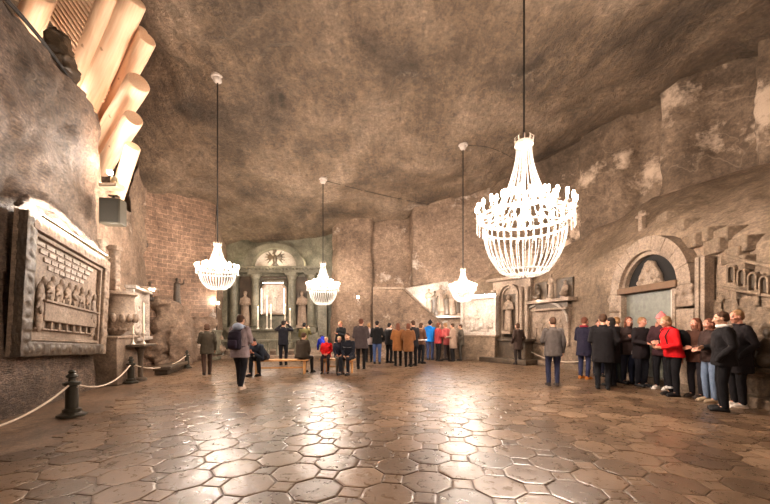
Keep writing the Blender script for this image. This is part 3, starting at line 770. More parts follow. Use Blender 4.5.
def rect_relief(name, loc, rz, w, h, label, n=8, mat=None, frame=True, seed=1, kind='nativity', vox=.03, cat='relief carving', frm=None):
    rd = random.Random(seed); mat = mat or STONE
    root = empty(name, loc, rz, label, cat)
    slab_map('back_slab', (0, .05, h/2), (w, .14, h), mat, root)
    if frame:
        t = .11
        for s in (-1, 1): slab_map('jamb', (s*(w/2-t/2), -.1, h/2), (t, .2, h), frm or mat, root)
        slab_map('lintel', (0, -.13, h-t/2), (w+.1, .3, t), frm or mat, root); slab_map('sill', (0, -.13, t/2), (w+.1, .3, t), frm or mat, root)
    for i in range(n):
        m = MB(); x = (i+.5)/n*(w-.4)-(w-.4)/2; hh = h*rd.uniform(.38, .62); k = hh/1.7; z = .1+rd.uniform(0, .12)*h
        f = figure(hh, rd.choice(('pray', 'hold', 'wave')), seed=seed*10+i, kneel=rd.random() < .3)
        f.v = [(a*1.05+x, b*.55-.05, c+z) for a, b, c in f.v]
        v, fs = remesh(f, vox*.8, 1, .008, 12); q = MB(); q.v = [tuple(a) for a in v]; q.f = fs; q.mi = [0]*len(fs)
        q.build('carved_figure', mat, root, fix=False)
    m = MB(); m.box((0, .0, h/2), (w-.1, .06, h-.1))
    for i in range(int(w*h*5)):
        m.ell((rd.uniform(-w/2+.15, w/2-.15), -.02, rd.uniform(.15*h, h*.9)), (rd.uniform(.04, .12), .05, rd.uniform(.03, .1)), Euler((0, rd.uniform(0, 3), 0)))
    blob('carved_ground', m, vox, mat, root, disp=.015)
    return root
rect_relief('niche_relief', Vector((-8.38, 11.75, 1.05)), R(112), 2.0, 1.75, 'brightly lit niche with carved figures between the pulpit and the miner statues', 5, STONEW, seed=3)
plight('niche_light', Vector((-7.7, 11.7, 2.75)), 14, .08)
q = empty('niche_lamp', Vector((-7.75, 11.8, 2.7)), R(112), 'small lamp over the lit niche left of the miners', 'lamp')
m = MB(); m.box((0, .3, .09), (.9, .7, .05)); m.build('hood', STONE, q, bevel=.01)
m = MB(); m.tube([(-.3, .1, .04), (.3, .1, .04)], .02, 8); m.build('tube', MATS['tube_glow'], q)

# rubble foot with miner statues in front of the masonry
m = MB(); rd = random.Random(5)
for i in range(60):
    t = rd.random(); x = lerp(-9.1, -8.15, t); y = lerp(13.9, 16.6, t); top = lerp(2.6, 1.6, t)
    m.ell((x+rd.uniform(-.2, .25), y, rd.uniform(.0, top)), (rd.uniform(.25, .45), rd.uniform(.3, .5), rd.uniform(.2, .4)))
m.box((-8.6, 15.2, .7), (.7, 2.8, 1.5), R(19))
o = blob('rock_ledge', m, .07, ROCKB, disp=.08, dscale=3); tag(o, 'rough rock ledge at the foot of the block masonry wall, carrying two dark miners', 'rock')
statue(P(150, 297, 13.3)+Vector((0, 0, -.12)), R(-60), .95, 'dark kneeling miner statue on the rock ledge, left one of two', STONED, 'hold', True, 11, .03, 'miner_statue')
statue(P(177, 305, 15.0)+Vector((0, 0, -.1)), R(30), 1.15, 'dark leaning miner statue on the rock ledge, right one of two', STONED, 'wave', False, 12, .03, 'miner_statue')
m = MB()
for k in range(12): m.ell(P(141+k*2.2+random.uniform(-1, 1), 243+random.uniform(-3, 4)+k*1.1, 13.75+k*.13), (.24, .16, random.uniform(.06, .15)))
o = blob('rock_overhang', m, .04, STONED, disp=.12, dscale=4); tag(o, 'dark broken rock overhang on the masonry above the kneeling miner', 'rock')

# low stone step and platform before the altar
slabs = empty('altar_platform', (-5.4, 17.3, 0), 0, 'low stone platform in two steps running in front of the altar', 'platform')
slab_map('lower_step', (0, 0, .09), (6.4, 2.0, .18), STONE, slabs, .02); slab_map('upper_step', (0, .9, .27), (5.8, 2.6, .18), STONE, slabs, .02)
q = empty('stone_bench', Vector((-7.2, 11.9, 0)), R(105), 'low stone bench along the left wall between second and third rope posts', 'bench')
slab_map('slab', (0, 0, .2), (2.2, .5, .12), STONED, q, .02); slab_map('base', (0, .05, .07), (2.0, .36, .14), STONED, q, .01)

# ------------------------------------------------------------------ main altar
ax = (273-CX)/F*20.0
al = empty('main_altar', (ax, 19.9, 0), 0, 'tall carved altar with columns, statues and arched pediment at the back of the hall', 'altar')
S = 20/F
def axx(px): return (px-273)*S
def ahh(py): return CH+(YH-py)*S
slab_map('altar_back', (0, .35, 2.4), (5.3, .3, 4.8), STONEG, al)
slab_map('base_course', (0, .05, .62), (5.3, .5, 1.25), STONEG, al, .03)
for px in (236, 257, 293, 312):
    m = MB(); x = axx(px); w = .3
    m.box((x, -.12, 1.35), (.62, .6, .3)); m.lathe([(.27, 1.5), (.29, 1.58), (.23, 1.64), (.22, 3.0), (.2, 4.1), (.24, 4.16), (.22, 4.2), (.3, 4.42), (.33, 4.46)], (x, -.12, 0), 18)
    m.box((x, -.12, 4.5), (.66, .66, .12)); m.build('column', STONEG, al)
m = MB(); m.box((0, .02, 4.68), (5.5, .75, .22)); m.box((0, -.05, 4.84), (5.7, .95, .12))
for k in range(28): m.box((-2.6+k*.193, -.5, 4.73), (.1, .1, .1))
m.build('entablature', STONEG, al, bevel=.015)
for (r0, r1, y0, y1, nm, mt) in ((1.42, 1.08, -.42, .2, 'pediment_arch', STONEG), (1.08, 0, 0, .12, 'tympanum', STONEW)):
    m = MB(); n = 28; out = []
    cxx = axx(277); cz = 4.9
    if r1:
        poly = [(cxx+r0*1.18*math.cos(PI*i/n), cz+r0*.92*math.sin(PI*i/n)) for i in range(n+1)]+[(cxx+r1*1.14*math.cos(PI*(n-i)/n), cz+r1*.92*math.sin(PI*(n-i)/n)) for i in range(n+1)]
        for i in range(n):
            q4 = [poly[i], poly[i+1], poly[2*n+1-i-1], poly[2*n+1-i]]; m.prism(q4, y0, y1)
    else:
        m.prism([(cxx+r0*1.16*math.cos(PI*i/n), cz+r0*.92*math.sin(PI*i/n)) for i in range(n+1)], y0, y1)
    m.build(nm, mt, al)
# spread-winged crest in the pediment
m = MB(); cx_ = axx(276); cz_ = 5.35
m.ell((cx_, -.1, cz_), (.12, .1, .26)); m.ell((cx_-.03, -.14, cz_+.33), (.07, .08, .08)); m.caps([(cx_-.06, -.16, cz_+.34), (cx_-.14, -.16, cz_+.31)], [.03, .012], 6)
for s in (-1, 1):
    for k in range(5):
        a = R(55-26*k); m.caps([(cx_+s*.12, -.08, cz_+.12), (cx_+s*(.15+.42*math.cos(a)), -.08, cz_+.1+.42*math.sin(a))], [.05, .03], 6)
    m.caps([(cx_+s*.05, -.1, cz_-.2), (cx_+s*.2, -.12, cz_-.36)], [.04, .03], 6)
for k in range(3): m.caps([(cx_, -.1, cz_-.2), (cx_+(k-1)*.12, -.1, cz_-.48)], [.05, .04], 6)
m.lathe([(.08, 0), (.1, .03), (.08, .06), (.12, .13)], (cx_, -.1, cz_+.42), 10)
blob('eagle_crest', m, .028, STONED, al)
# framed central picture, lit
xl, xr = axx(263), axx(287); zb, zt = ahh(314), ahh(284)
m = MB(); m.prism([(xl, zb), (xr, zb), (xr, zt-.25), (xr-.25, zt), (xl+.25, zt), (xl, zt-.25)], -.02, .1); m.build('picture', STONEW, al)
m = MB()
pr = [(xl, zb), (xr, zb), (xr, zt-.25), (xr-.25, zt), (xl+.25, zt), (xl, zt-.25)]
for a, b in zip(pr, pr[1:]+pr[:1]): m.caps([(a[0], -.08, a[1]), (b[0], -.08, b[1])], .06, 8)
m.build('picture_frame', STONE, al)
for k in range(2):
    t = .24+.14*k
    m = MB(); pp = [(xl-t, zb-.15), (xl-t, zt-.2), (xl-t+.35, zt+t), (xr+t-.35, zt+t), (xr+t, zt-.2), (xr+t, zb-.15)]
    for a, b in zip(pp, pp[1:]): m.caps([(a[0], .1-.05*k, a[1]), (b[0], .1-.05*k, b[1])], .05, 6)
    m.build('outer_moulding', STONED, al)
f = figure(1.35, 'hold', seed=21); f.v = [(x+(xl+xr)/2, y*.4-.08, z+zb+.12) for x, y, z in f.v]
f.ell(((xl+xr)/2, -.04, zb+1.1), (.34, .04, .3)); blob('carved_madonna', f, .03, STONEW, al)
m = MB(); m.tube([(xl+.1, -.28, zt+.02), (xr-.1, -.28, zt+.02)], .02, 6); m.tube([(xl+.05, -.28, zb), (xl+.05, -.28, zt-.3)], .015, 6); m.tube([(xr-.05, -.28, zb), (xr-.05, -.28, zt-.3)], .015, 6)
m.build('lamp_tubes', plain('altar_tube', (255, 240, 220), .3, emit=7, emitc=(255, 236, 215), var=0), al)
plight('altar_candle_light', (ax, 17.9, 2.6), 40, .3)
plight('altar_picture_light', (ax+(xl+xr)/2, 19.0, 3.3), 9, .15, (1, .88, .76))
plight('altar_pediment_light', (ax+.2, 19.2, 5.3), 30, .2, (1, .85, .6))
plight('altar_pediment_light', (ax-2.0, 19.6, 5.2), 22, .2, (1, .85, .6)); plight('altar_pediment_light', (ax+2.2, 19.6, 5.2), 22, .2, (1, .85, .6))
for px, lab in ((247, 'dark robed saint statue between the left pair of altar columns'), (303, 'dark robed saint statue between the right pair of altar columns')):
    statue(Vector((ax+axx(px), 19.75, 1.45)), 0, 1.9, lab, STONE, 'hold', False, px, .035, 'altar_statue', .2)
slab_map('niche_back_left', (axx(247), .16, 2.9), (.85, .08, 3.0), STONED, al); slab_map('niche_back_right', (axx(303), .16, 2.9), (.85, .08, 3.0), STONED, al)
# side pillar right of altar, altar table, candles
slab_map('side_pillar', (axx(323), .1, 1.9), (.5, .5, 3.8), STONEG, al); slab_map('side_pillar', (axx(225), .1, 1.9), (.45, .5, 3.8), STONEG, al)
at_ = empty('altar_table', (ax+.1, 18.6, .36), 0, 'stone altar table in front of the lit central picture', 'altar table')
slab_map('tabletop', (0, 0, 1.0), (3.0, .8, .1), STONEG, at_); slab_map('body', (0, .05, .475), (2.7, .6, .95), STONEG, at_)
r_ = empty('altar_rail', (ax, 16.6, 0), 0, 'low stone communion rail in front of the altar', 'rail')
slab_map('rail_top', (0, 0, .86), (5.4, .25, .1), STONEG, r_)
for k in range(13):
    if k in (6,): continue
    m = MB(); m.lathe([(.09, 0), (.09, .08), (.05, .14), (.08, .4), (.05, .65), (.09, .78), (.09, .82)], (-2.6+k*.433, 0, 0), 12); m.build('baluster', STONEG, r_)
CANDLE_LAB = ['tallest white altar candle, left of the lit picture', 'altar candle just right of the tallest one', 'altar candle right of the lit picture', 'rightmost altar candle on the altar table', 'leftmost altar candle at the end of the altar table']
for (px, yt, yb, lab) in ((267, 297, 322, CANDLE_LAB[0]), (271, 306, 322, CANDLE_LAB[1]), (285, 306, 322, CANDLE_LAB[2]), (290, 310, 322, CANDLE_LAB[3]), (258, 308, 322, CANDLE_LAB[4])):
    p = P(px, 320, 18.45); q = empty('altar_candle', (p.x, p.y, 1.41), 0, lab, 'candle')
    top = CH+(YH-yt)/F*18.45-1.41
    m = MB(); m.lathe([(.09, 0), (.05, .05), (.03, .1), (.03, top*.4), (.06, top*.42), (.03, top*.46)], n=12); m.build('candlestick', BRASS, q)
    m = MB(); m.lathe([(.028, top*.45), (.026, top), (.005, top+.01)], n=10); m.build('wax', MATS['wax'], q)
    m = MB(); m.ell((0, 0, top+.05), (.014, .014, .04), n=8, k=6); m.build('flame', plain('flame', (255, 214, 150), .3, emit=25, emitc=(255, 190, 110), var=0), q)
# lit lantern left
p = P(218, 303, 17.0)
q = empty('wall_sconce', (p.x, p.y, p.z), 0, 'small bright sconce at the corner of the masonry wall beside the altar', 'lamp')
m = MB(); m.ell((0, 0, 0), .07); m.build('bulb', MATS['lamp_bulb'], q); m = MB(); m.lathe([(.02, -.25), (.08, -.08), (.1, -.06)], n=10); m.tube([(0, 0, -.2), (0, .25, -.3)], .02, 6); m.build('arm', BRASS, q)
plight('sconce_light', p+Vector((0, -.15, .1)), 22, .06)
q = statue(Vector((G(215, 360).x, 15.9, 0)), 0, 1.0, 'pale statue group on a pedestal beneath the small bright sconce', STONEW, 'pray', False, 31, .03, 'altar_statue', .0)
q.location = (P(213, 0, 16.2).x, 16.2, 1.35)
m = MB(); m.box((0, 0, -.55), (.55, .5, 1.1)); m.box((0, 0, -.03), (.65, .6, .08)); m.box((0, 0, -1.28), (.65, .6, .14)); m.build('pedestal', STONEG, q, bevel=.02)
p = P(358, 297, 17.5)
q = empty('wall_sconce', p, 0, 'small warm sconce on the rock above the crowd, left of the stair block', 'lamp')
m = MB(); m.ell((0, 0, 0), .06); m.build('bulb', MATS['lamp_bulb'], q); m = MB(); m.lathe([(.02, -.2), (.07, -.07), (.09, -.05)], n=10); m.tube([(0, 0, -.15), (0, 1.6, -.2)], .02, 6); m.build('arm', BRASS, q)
plight('sconce_light', p+Vector((0, -.15, .1)), 15, .06)

# ------------------------------------------------------------------ stair block and bright relief behind it
z0 = 16.6
m = MB(); pl = [P(373, 0, z0).x, P(403, 0, z0).x, P(449, 0, z0).x]
ha = CH+(YH-289)/F*z0; hb = CH+(YH-331)/F*z0
m.prism([(pl[0], 0), (pl[2], 0), (pl[2], hb), (pl[1], ha), (pl[0], ha)], z0, z0+.35)
o = empty('stair_block', (0, 0, 0), 0, 'dark rock stair block with a diagonal parapet behind the crowd', 'staircase')
blk = m.build('side_wall', ROCKB, o, bevel=.03)
m = MB(); a = Vector((pl[1], z0-.05, ha)); b = Vector((pl[2], z0-.05, hb))
m.prism([(pl[0], ha), (pl[1], ha), (pl[2], hb), (pl[2], hb+.1), (pl[1]+.03, ha+.09), (pl[0], ha+.09)], z0-.07, z0+.41); m.build('parapet', STONE, o, bevel=.01)
for k in range(12):
    t0 = k/12; x = lerp(pl[1], pl[2], t0); h = lerp(ha, hb, t0)-.25
    m = MB(); m.box((x+.09, z0+.6, h/2), (.2, .45, h)); m.build('step', STONE, o)
m = MB(); m.box((pl[0]+.7, z0+.6, ha/2-.1), (1.4, .45, ha-.2)); m.build('landing', ROCKB, o)
# relief group on bright wall
rr = empty('bright_relief', P(444, 316, 17.6)+Vector((0, .1, 0)), R(-12), 'small carved figure group on the brightly lit rock behind the stair parapet', 'relief carving')
for i in range(6):
    f = figure(random.uniform(.9, 1.35), random.choice(('wave', 'pray', 'hold')), seed=50+i); dx = (i-2.5)*.3
    f.v = [(x+dx, y*.5, z+random.Random(i).uniform(0, .25)) for x, y, z in f.v]
    v, fs = remesh(f, .035, 1); q = MB(); q.v = [tuple(a) for a in v]; q.f = fs; q.mi = [0]*len(fs); q.build('carved_figure', STONED if i % 2 else STONE, rr, fix=False)
slab_map('ledge', (0, 0, -.04), (2.0, .4, .1), STONEW, rr)
m = MB(); m.prism([(-2.2, 0), (2.4, -.9), (2.4, .9), (.8, 1.9), (-1.6, 1.55), (-2.4, 1.4)], .12, .4); m.build('lit_rock_face', STONEW, rr, bevel=.05)  # brightness of the lit rock painted in as a pale slab
plight('stair_relief_light', P(425, 300, 17.15), 55, .2, (1, .92, .84)); plight('stair_relief_light', P(446, 312, 17.15), 30, .2, (1, .92, .84))
q = empty('flood_lamp', P(425, 317, 17.1), 0, 'small flood lamp hidden behind the diagonal stair parapet', 'lamp')
m = MB(); m.box((0, 0, 0), (.3, .16, .16)); m.build('housing', plain('lamp_dark', (50, 46, 42), .4), q, bevel=.01); m = MB(); m.box((0, 0, .085), (.26, .13, .02)); m.build('glass', MATS['lamp_bulb'], q)

def on_right(px, py, off=.0):
    p = hit(px, py); n = Vector((-1, -.1, 0)); return p+n*off
RW = R(-90)
# framed relief left of the side altar
p = P(480, 335, 16.0)
rect_relief('framed_relief', Vector((p.x, 16.1, 1.15)), R(-42), 1.75, 1.75, 'pale framed relief carving between the stairs and the side altar', 6, STONEW, seed=8, vox=.035)
plight('framed_relief_light', Vector((3.9, 15.1, 3.1)), 22, .1, (1, .9, .8))
q = empty('picture_lamp', Vector((4.25, 15.7, 2.97)), R(-42), 'thin lamp hood over the pale framed relief', 'lamp')
m = MB(); m.box((0, 0, 0), (1.5, .12, .06)); m.build('hood', MATS['lamp_dark'], q, bevel=.01); m = MB(); m.box((0, 0, -.035), (1.4, .06, .02)); m.build('glass', MATS['tube_glow'], q)
# low wall under relief
q = empty('stone_base_course', (0, 0, 0), 0, 'plain stone base course running below the pale framed relief', 'wall base')
m = MB(); m.box((3.85, 16.05, .55), (2.6, .5, 1.1), R(-38)); m.build('course', ROCKR, q, bevel=.03); m = MB(); m.box((3.85, 16.05, 1.12), (2.7, .6, .07), R(-38)); m.build('cap', STONE, q, bevel=.01)
# side altar with a tall niche
p = P(508, 355, 14.9)
sa = empty('side_altar', Vector((5.42, 15.35, 0)), R(-55), 'side altar with a tall arched niche and saint statue in the right wall', 'altar')
slab_map('step', (0, -.35, .1), (2.9, 1.2, .2), STONED, sa, .02); slab_map('table_body', (0, -.15, .55), (2.2, .6, .75), STONED, sa, .02); slab_map('table_top', (0, -.2, .96), (2.5, .75, .09), STONED, sa, .015)
slab_map('back_panel', (0, .25, 2.3), (1.9, .2, 2.7), STONE, sa)
for x in (-.85, -.58, .58, .85):
    m = MB(); m.lathe([(.11, 1.0), (.11, 1.1), (.08, 1.15), (.075, 3.0), (.11, 3.1), (.12, 3.2)], (x, .05, 0), 14); m.build('column', STONE, sa)
for i in (0, 1):
    n = 16; m = MB(); r = .5-.1*i
    for k in range(n):
        a0, a1 = PI*k/n, PI*(k+1)/n
        m.prism([(r*math.cos(a0), 2.9+r*math.sin(a0)), (r*math.cos(a1), 2.9+r*math.sin(a1)), ((r-.07)*math.cos(a1), 2.9+(r-.07)*math.sin(a1)), ((r-.07)*math.cos(a0), 2.9+(r-.07)*math.sin(a0))], -.05+.1*i, .15)
    for s in (-1, 1): m.box((s*(r-.035), .05*i+.05, 1.95), (.07, .2-.05*i, 1.9))
    m.build('niche_arch', STONE, sa)
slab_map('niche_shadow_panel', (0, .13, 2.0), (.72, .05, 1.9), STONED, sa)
slab_map('cornice', (0, .05, 3.62), (2.1, .5, .12), STONE, sa)
q = statue(Vector((sa.location.x-.02, sa.location.y-.03, 1.2)), R(-55), 1.55, 'robed saint statue standing inside the niche of the side altar', STONE, 'hold', False, 61, .03, 'niche_statue', .15)

# bracket shelf with three carved busts and lit rounded relief below
def RWframe(px, py, off=.1):
    p = hit(px, py); return p+Vector((-off, -off*.1, 0))
p = RWframe(556, 301, .2)
q = empty('carved_bracket_shelf', p, R(-75), 'stone bracket shelf with dark slabs painting niche shade high on the right wall, under the chandelier', 'shelf')
slab_map('shelf', (0, 0, 0), (2.3, .5, .12), STONE, q); slab_map('lower_shelf', (-.05, .05, -.32), (1.9, .4, .08), STONE, q); slab_map('corbel', (0, .1, -.18), (1.7, .25, .2), STONED, q)
slab_map('recess_shade_panel', (-.7, .25, .42), (.7, .3, .78), STONED, q); slab_map('recess_shade_panel', (.55, .25, .42), (.8, .3, .78), STONED, q)  # dark slabs: the shade of the niches is put into their colour
for dx, l, s_ in ((-.75, 'left dark bust of three on the stone bracket shelf', 71), (0, 'middle figure of three on the stone bracket shelf', 72), (.72, 'right figure of three on the stone bracket shelf', 73)):
    c = Vector(p)+Vector((dx*math.cos(R(-75)), dx*math.sin(R(-75)), .06)); statue(c, R(-75), .95, l, STONED if dx < 0 else STONE, 'hold', dx != 0, s_, .03, 'shelf_statue', .06)
p = RWframe(549, 344, .16)
q = rect_relief('arched_relief', p, R(-78), 2.6, 1.5, 'rounded relief carving with a lit upper rim, below the bracket shelf', 6, STONE, False, seed=14)
m = MB(); n = 20
for k in range(n):
    a0, a1 = PI*k/n, PI*(k+1)/n; m.caps([(1.35*math.cos(a0), -.1, .9+.75*math.sin(a0)), (1.35*math.cos(a1), -.1, .9+.75*math.sin(a1))], .045, 6)
m.build('rim', STONEW, q)
m = MB(); m.tube([(-.7, -.22, 1.66), (.7, -.22, 1.66)], .018, 6); m.build('rim_lamp', MATS['altar_tube'], q)
plight('rim_light', p+Vector((-.35, -.1, 1.75)), 9, .08)

# ------------------------------------------------------------------ doorway with an arch
dp = hit(655, 300)
dr = empty('door_1', Vector((6.98, 9.15, 0)), RW, None, None); dr['kind'] = 'structure'
wd = .86
def seg_arch(r0, r1, y0, y1, cz, a0=0, a1=PI, n=9, gap=0):
    out = []
    for k in range(n):
        m = MB(); s = (a1-a0)/n
        aa, ab = a0+s*k+gap, a0+s*(k+1)-gap; sub = 4; prs = []
        for i in range(sub):
            b0, b1 = lerp(aa, ab, i/sub), lerp(aa, ab, (i+1)/sub)
            m.prism([(r0*math.cos(b0), cz+r0*math.sin(b0)), (r0*math.cos(b1), cz+r0*math.sin(b1)), (r1*math.cos(b1), cz+r1*math.sin(b1)), (r1*math.cos(b0), cz+r1*math.sin(b0))], y0, y1)
        out.append(m)
    return out
for m in seg_arch(1.38, 1.02, -.2, .12, 2.45, gap=.006): m.build('arch_stone', STONE, dr)
for m in seg_arch(1.02, .92, -.1, .12, 2.45, n=5): m.build('inner_arch', STONE, dr)
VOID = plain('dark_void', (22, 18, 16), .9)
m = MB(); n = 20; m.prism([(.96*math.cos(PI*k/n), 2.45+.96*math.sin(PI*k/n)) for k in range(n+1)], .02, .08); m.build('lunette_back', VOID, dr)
slab_map('door_leaf', (0, .0, 1.2), (1.8, .1, 2.4), plain('pale_grey_door', (108, 108, 98), .45, bump=.15, var=.25), dr, .01)
for x in (-.94, .94): slab_map('door_post', (x, -.12, 1.2), (.1, .2, 2.4), STONE, dr)
slab_map('lintel', (0, -.12, 2.5), (2.05, .26, .17), plain('old_timber', (104, 78, 56), .7, bump=.3), dr, .015)
slab_map('bright_door_edge', (.78, -.08, 1.2), (.09, .06, 2.36), plain('white_paint', (196, 186, 172), .5), dr, .005)
for s in (-1, 1):
    slab_map('pier', (s*1.22, -.06, .95), (.46, .3, 1.9), STONE, dr, .03)
    m = MB(); m.box((s*1.22, -.08, 2.2), (.44, .26, .5))
    for k in range(5): m.ell((s*1.22+(k-2)*.09, -.22, 2.2+.1*(-1)**k), (.06, .04, .09))
    blob('carved_capital', m, .025, STONE, dr, disp=.01)
for x in (1.52, 1.66): slab_map('side_pilaster', (x, -.08, 1.5), (.1, .22, 3.0), STONE, dr, .01)
m = MB(); m.prism([(-.42, 2.58), (.42, 2.58), (.34, 2.85), (.12, 3.18), (-.02, 3.24), (-.16, 3.16), (-.34, 2.86)], -.1, .02)
for x, z in ((-.2, 2.78), (.18, 2.8), (0, 3.0), (.3, 2.66), (-.3, 2.66)): m.ell((x, -.13, z), (.08, .05, .07))
blob('lunette_carving', m, .022, STONE, dr, disp=.012)
# wall of voussoir cracks is left to the material; small cross-shaped stump above the arch
q = empty('carved_cross', RWframe(646, 226, .12), RW, 'weathered stone cross standing above the arched doorway', 'cross')
m = MB(); m.box((0, 0, .15), (.14, .16, .6)); m.box((0, 0, .3), (.42, .14, .1)); m.build('cross_body', STONE, q, bevel=.03)
# step blocks on the slope
SB = [(704, 239), (692, 224), (717, 233), (729, 244), (737, 233), (749, 253), (757, 242), (674, 216), (755, 262)]
names = ['nearest the cross but one', 'above and right of the arch', 'in the middle of the upper row', 'left of the tallest dark one', 'in the upper row near the relief arcade', 'directly above the carved arcade', 'at the right end of the upper row', 'just right of the stone cross', 'lowest, at the head of the carved arcade']
for (px, py), nm in zip(SB, names):
    c = hit(px, py); k = .32
    m = MB(); m.box((0, 0, 0), (.6, .5, .32)); o = m.build('stone_step', ROCKR, None, bevel=.03)
    o.location = c+Vector((.16, .2, .0)); o.rotation_euler = (0, 0, R(-14)); tag(o, 'rough stone step block on the slope, '+nm, 'stone step')
# carved arcade and dancing figures
def arcade():
    r = empty('arcade_relief', Vector((6.93, 6.75, 1.0)), RW, 'carved relief of a sloping arcade with figures near the right edge', 'relief carving')
    for i in range(4):
        x = -.22+i*.2; z = 1.62-.10*i; m = MB(); n = 10
        for k in range(n):
            a0, a1 = PI*k/n, PI*(k+1)/n; m.prism([(x+.085*math.cos(a0), z+.09*math.sin(a0)), (x+.085*math.cos(a1), z+.09*math.sin(a1)), (x+.055*math.cos(a1), z+.06*math.sin(a1)), (x+.055*math.cos(a0), z+.06*math.sin(a0))], -.05, .05)
        for s in (-1, 1): m.box((x+s*.07, 0, z-.12), (.03, .1, .25))
        m.build('arch', ROCKR, r); slab_map('arch_recess', (x, .03, z-.06), (.11, .06, .30), STONED, r, .01)
    for (za, zb) in ((1.93, 1.48), (1.28, .98)):
        m = MB(); m.caps([(-.4, 0, za), (.65, 0, zb)], .035, 8); m.build('cornice', ROCKR, r)
    for k, x in enumerate((-1.0, -.78, -.52, -.2, .2)):
        f = figure(.62 if k % 2 else .5, ('wave', 'pray', 'hold')[k % 3], seed=80+k); f.v = [(a*.8+x, b*.35+.02, c+.55+.08*k) for a, b, c in f.v]
        v, fs = remesh(f, .018, 1, .006, 14); q = MB(); q.v = [tuple(a) for a in v]; q.f = fs; q.mi = [0]*len(fs); q.build('carved_figure', ROCKR, r, fix=False)
    m = MB(); rd = random.Random(9); m.box((-.2, .09, .3), (2.0, .06, 1.5))
    for i in range(60): m.ell((rd.uniform(-1.1, .8), .06, rd.uniform(-.4, 1.0)), (rd.uniform(.03, .08), .05, rd.uniform(.03, .09)), Euler((0, rd.uniform(0, 3), 0)))
    blob('carved_ground', m, .025, ROCKR, r, disp=.012)
    slab_map('shelf_strip', (-.5, 0, .42), (1.0, .14, .04), STONEW, r)
arcade()
r = empty('crouching_relief', Vector((6.85, 6.28, .75)), RW, 'dark crouching carved figure on the right wall at the edge of the photo', 'relief carving')
f = figure(1.1, 'wave', kneel=True, seed=95); f.v = [(a, b*.6, c) for a, b, c in f.v]; blob('carved_body', f, .022, STONED, r, disp=.01)
slab_map('plinth', (0, 0, -.04), (.8, .3, .08), STONED, r)
# stone plinth edge along the right wall
q = empty('wall_plinth', (0, 0, 0), 0, 'low stone plinth along the foot of the right wall', 'plinth')
for a, b in zip(RB[1:-2], RB[2:-1]):
    d = Vector((b[0]-a[0], b[1]-a[1], 0)); c = (Vector((a[0]+b[0], a[1]+b[1], 0))/2)+Vector((-.12, 0, .09)); m = MB(); m.box(c, (d.length, .3, .2), math.atan2(d.y, d.x)); m.build('plinth_stone', ROCKR, q, bevel=.02)

# ------------------------------------------------------------------ rope barrier
DG = plain('dark_iron_green', (50, 46, 36), .38, .3, coat=.3)
def post():
    r = empty('rope_post', (0, 0, 0))
    m = MB(); m.lathe([(.20, 0), (.20, .04), (.15, .06), (.14, .07)], n=8); m.build('base_plate', DG, r)
    m = MB(); m.lathe([(.125, .07), (.125, .12), (.09, .14), (.085, .50), (.12, .52), (.12, .56), (.07, .58)], n=8); m.build('shaft', DG, r)
    m = MB(); m.lathe([(.05, .58), (.045, .63), (.08, .65), (.08, .67), (.04, .71), (.055, .73), (.035, .76), (.005, .77)], n=12); m.build('finial', DG, r)
    m = MB(); m.tube([(.10*math.cos(a), 0, .5+.04*math.sin(a)) for a in [2*PI*k/12 for k in range(12)]], .01, 6, closed=True); m.build('hook_ring', BRASS, r)
    return r
pp = post()
PO = [(Vector((-4.25, 2.75, 0)), 1.0, 'rope post just outside the left edge'), (G(72, 416), 1.0, 'nearest dark octagonal rope post on the left'), (G(131, 383), .92, 'second rope post from the viewer, below the pulpit'), (G(187, 368), .86, 'farthest rope post, left of the woman in the dark olive jacket')]
for i, (l, s, lab) in enumerate(PO):
    o = pp if i == 0 else copy_tree(pp)
    o.location = l; o.scale = (s, s, s); tag(o, lab+'', 'post')
ROPE = plain('pale_rope', (214, 196, 176), .8, bump=.5, bscale=120)
PO.append((G(200, 363)+Vector((-1.2, .8, 0)), .86, ''))
for i, lab in enumerate(('white rope sagging from the left edge to the nearest post', 'white rope hanging between the nearest and second posts', 'white rope between the second and farthest posts')):
    a = PO[i][0]+Vector((0, 0, .52*PO[i][1])); b = PO[i+1][0]+Vector((0, 0, .52*PO[i+1][1]))
    d = (b-a).normalized(); a = a+d*.1; b = b-d*.1
    sag = .26 if i == 0 else .24
    m = MB(); m.tube([a.lerp(b, t)-Vector((0, 0, sag*4*t*(1-t))) for t in [k/24 for k in range(25)]], .016, 8)
    tag(m.build('barrier_rope', ROPE), lab, 'rope')
# rope on the right beyond the crowd
m = MB(); a, b = G(529, 363)+Vector((0, 0, .52)), G(600, 373)+Vector((0, 0, .52))
m.tube([a.lerp(b, t)-Vector((0, 0, .3*4*t*(1-t))) for t in [k/20 for k in range(21)]], .018, 8)
tag(m.build('barrier_rope', ROPE), 'white rope strung in front of the rounded relief on the right', 'rope')
for p_, lab in ((a, 'far rope post at the side altar'), (b, 'rope post half hidden by the dark crowd on the right')):
    o = copy_tree(pp); o.location = (p_.x, p_.y, 0); s = 1; o.scale = (s, s, s); tag(o, lab, 'post')

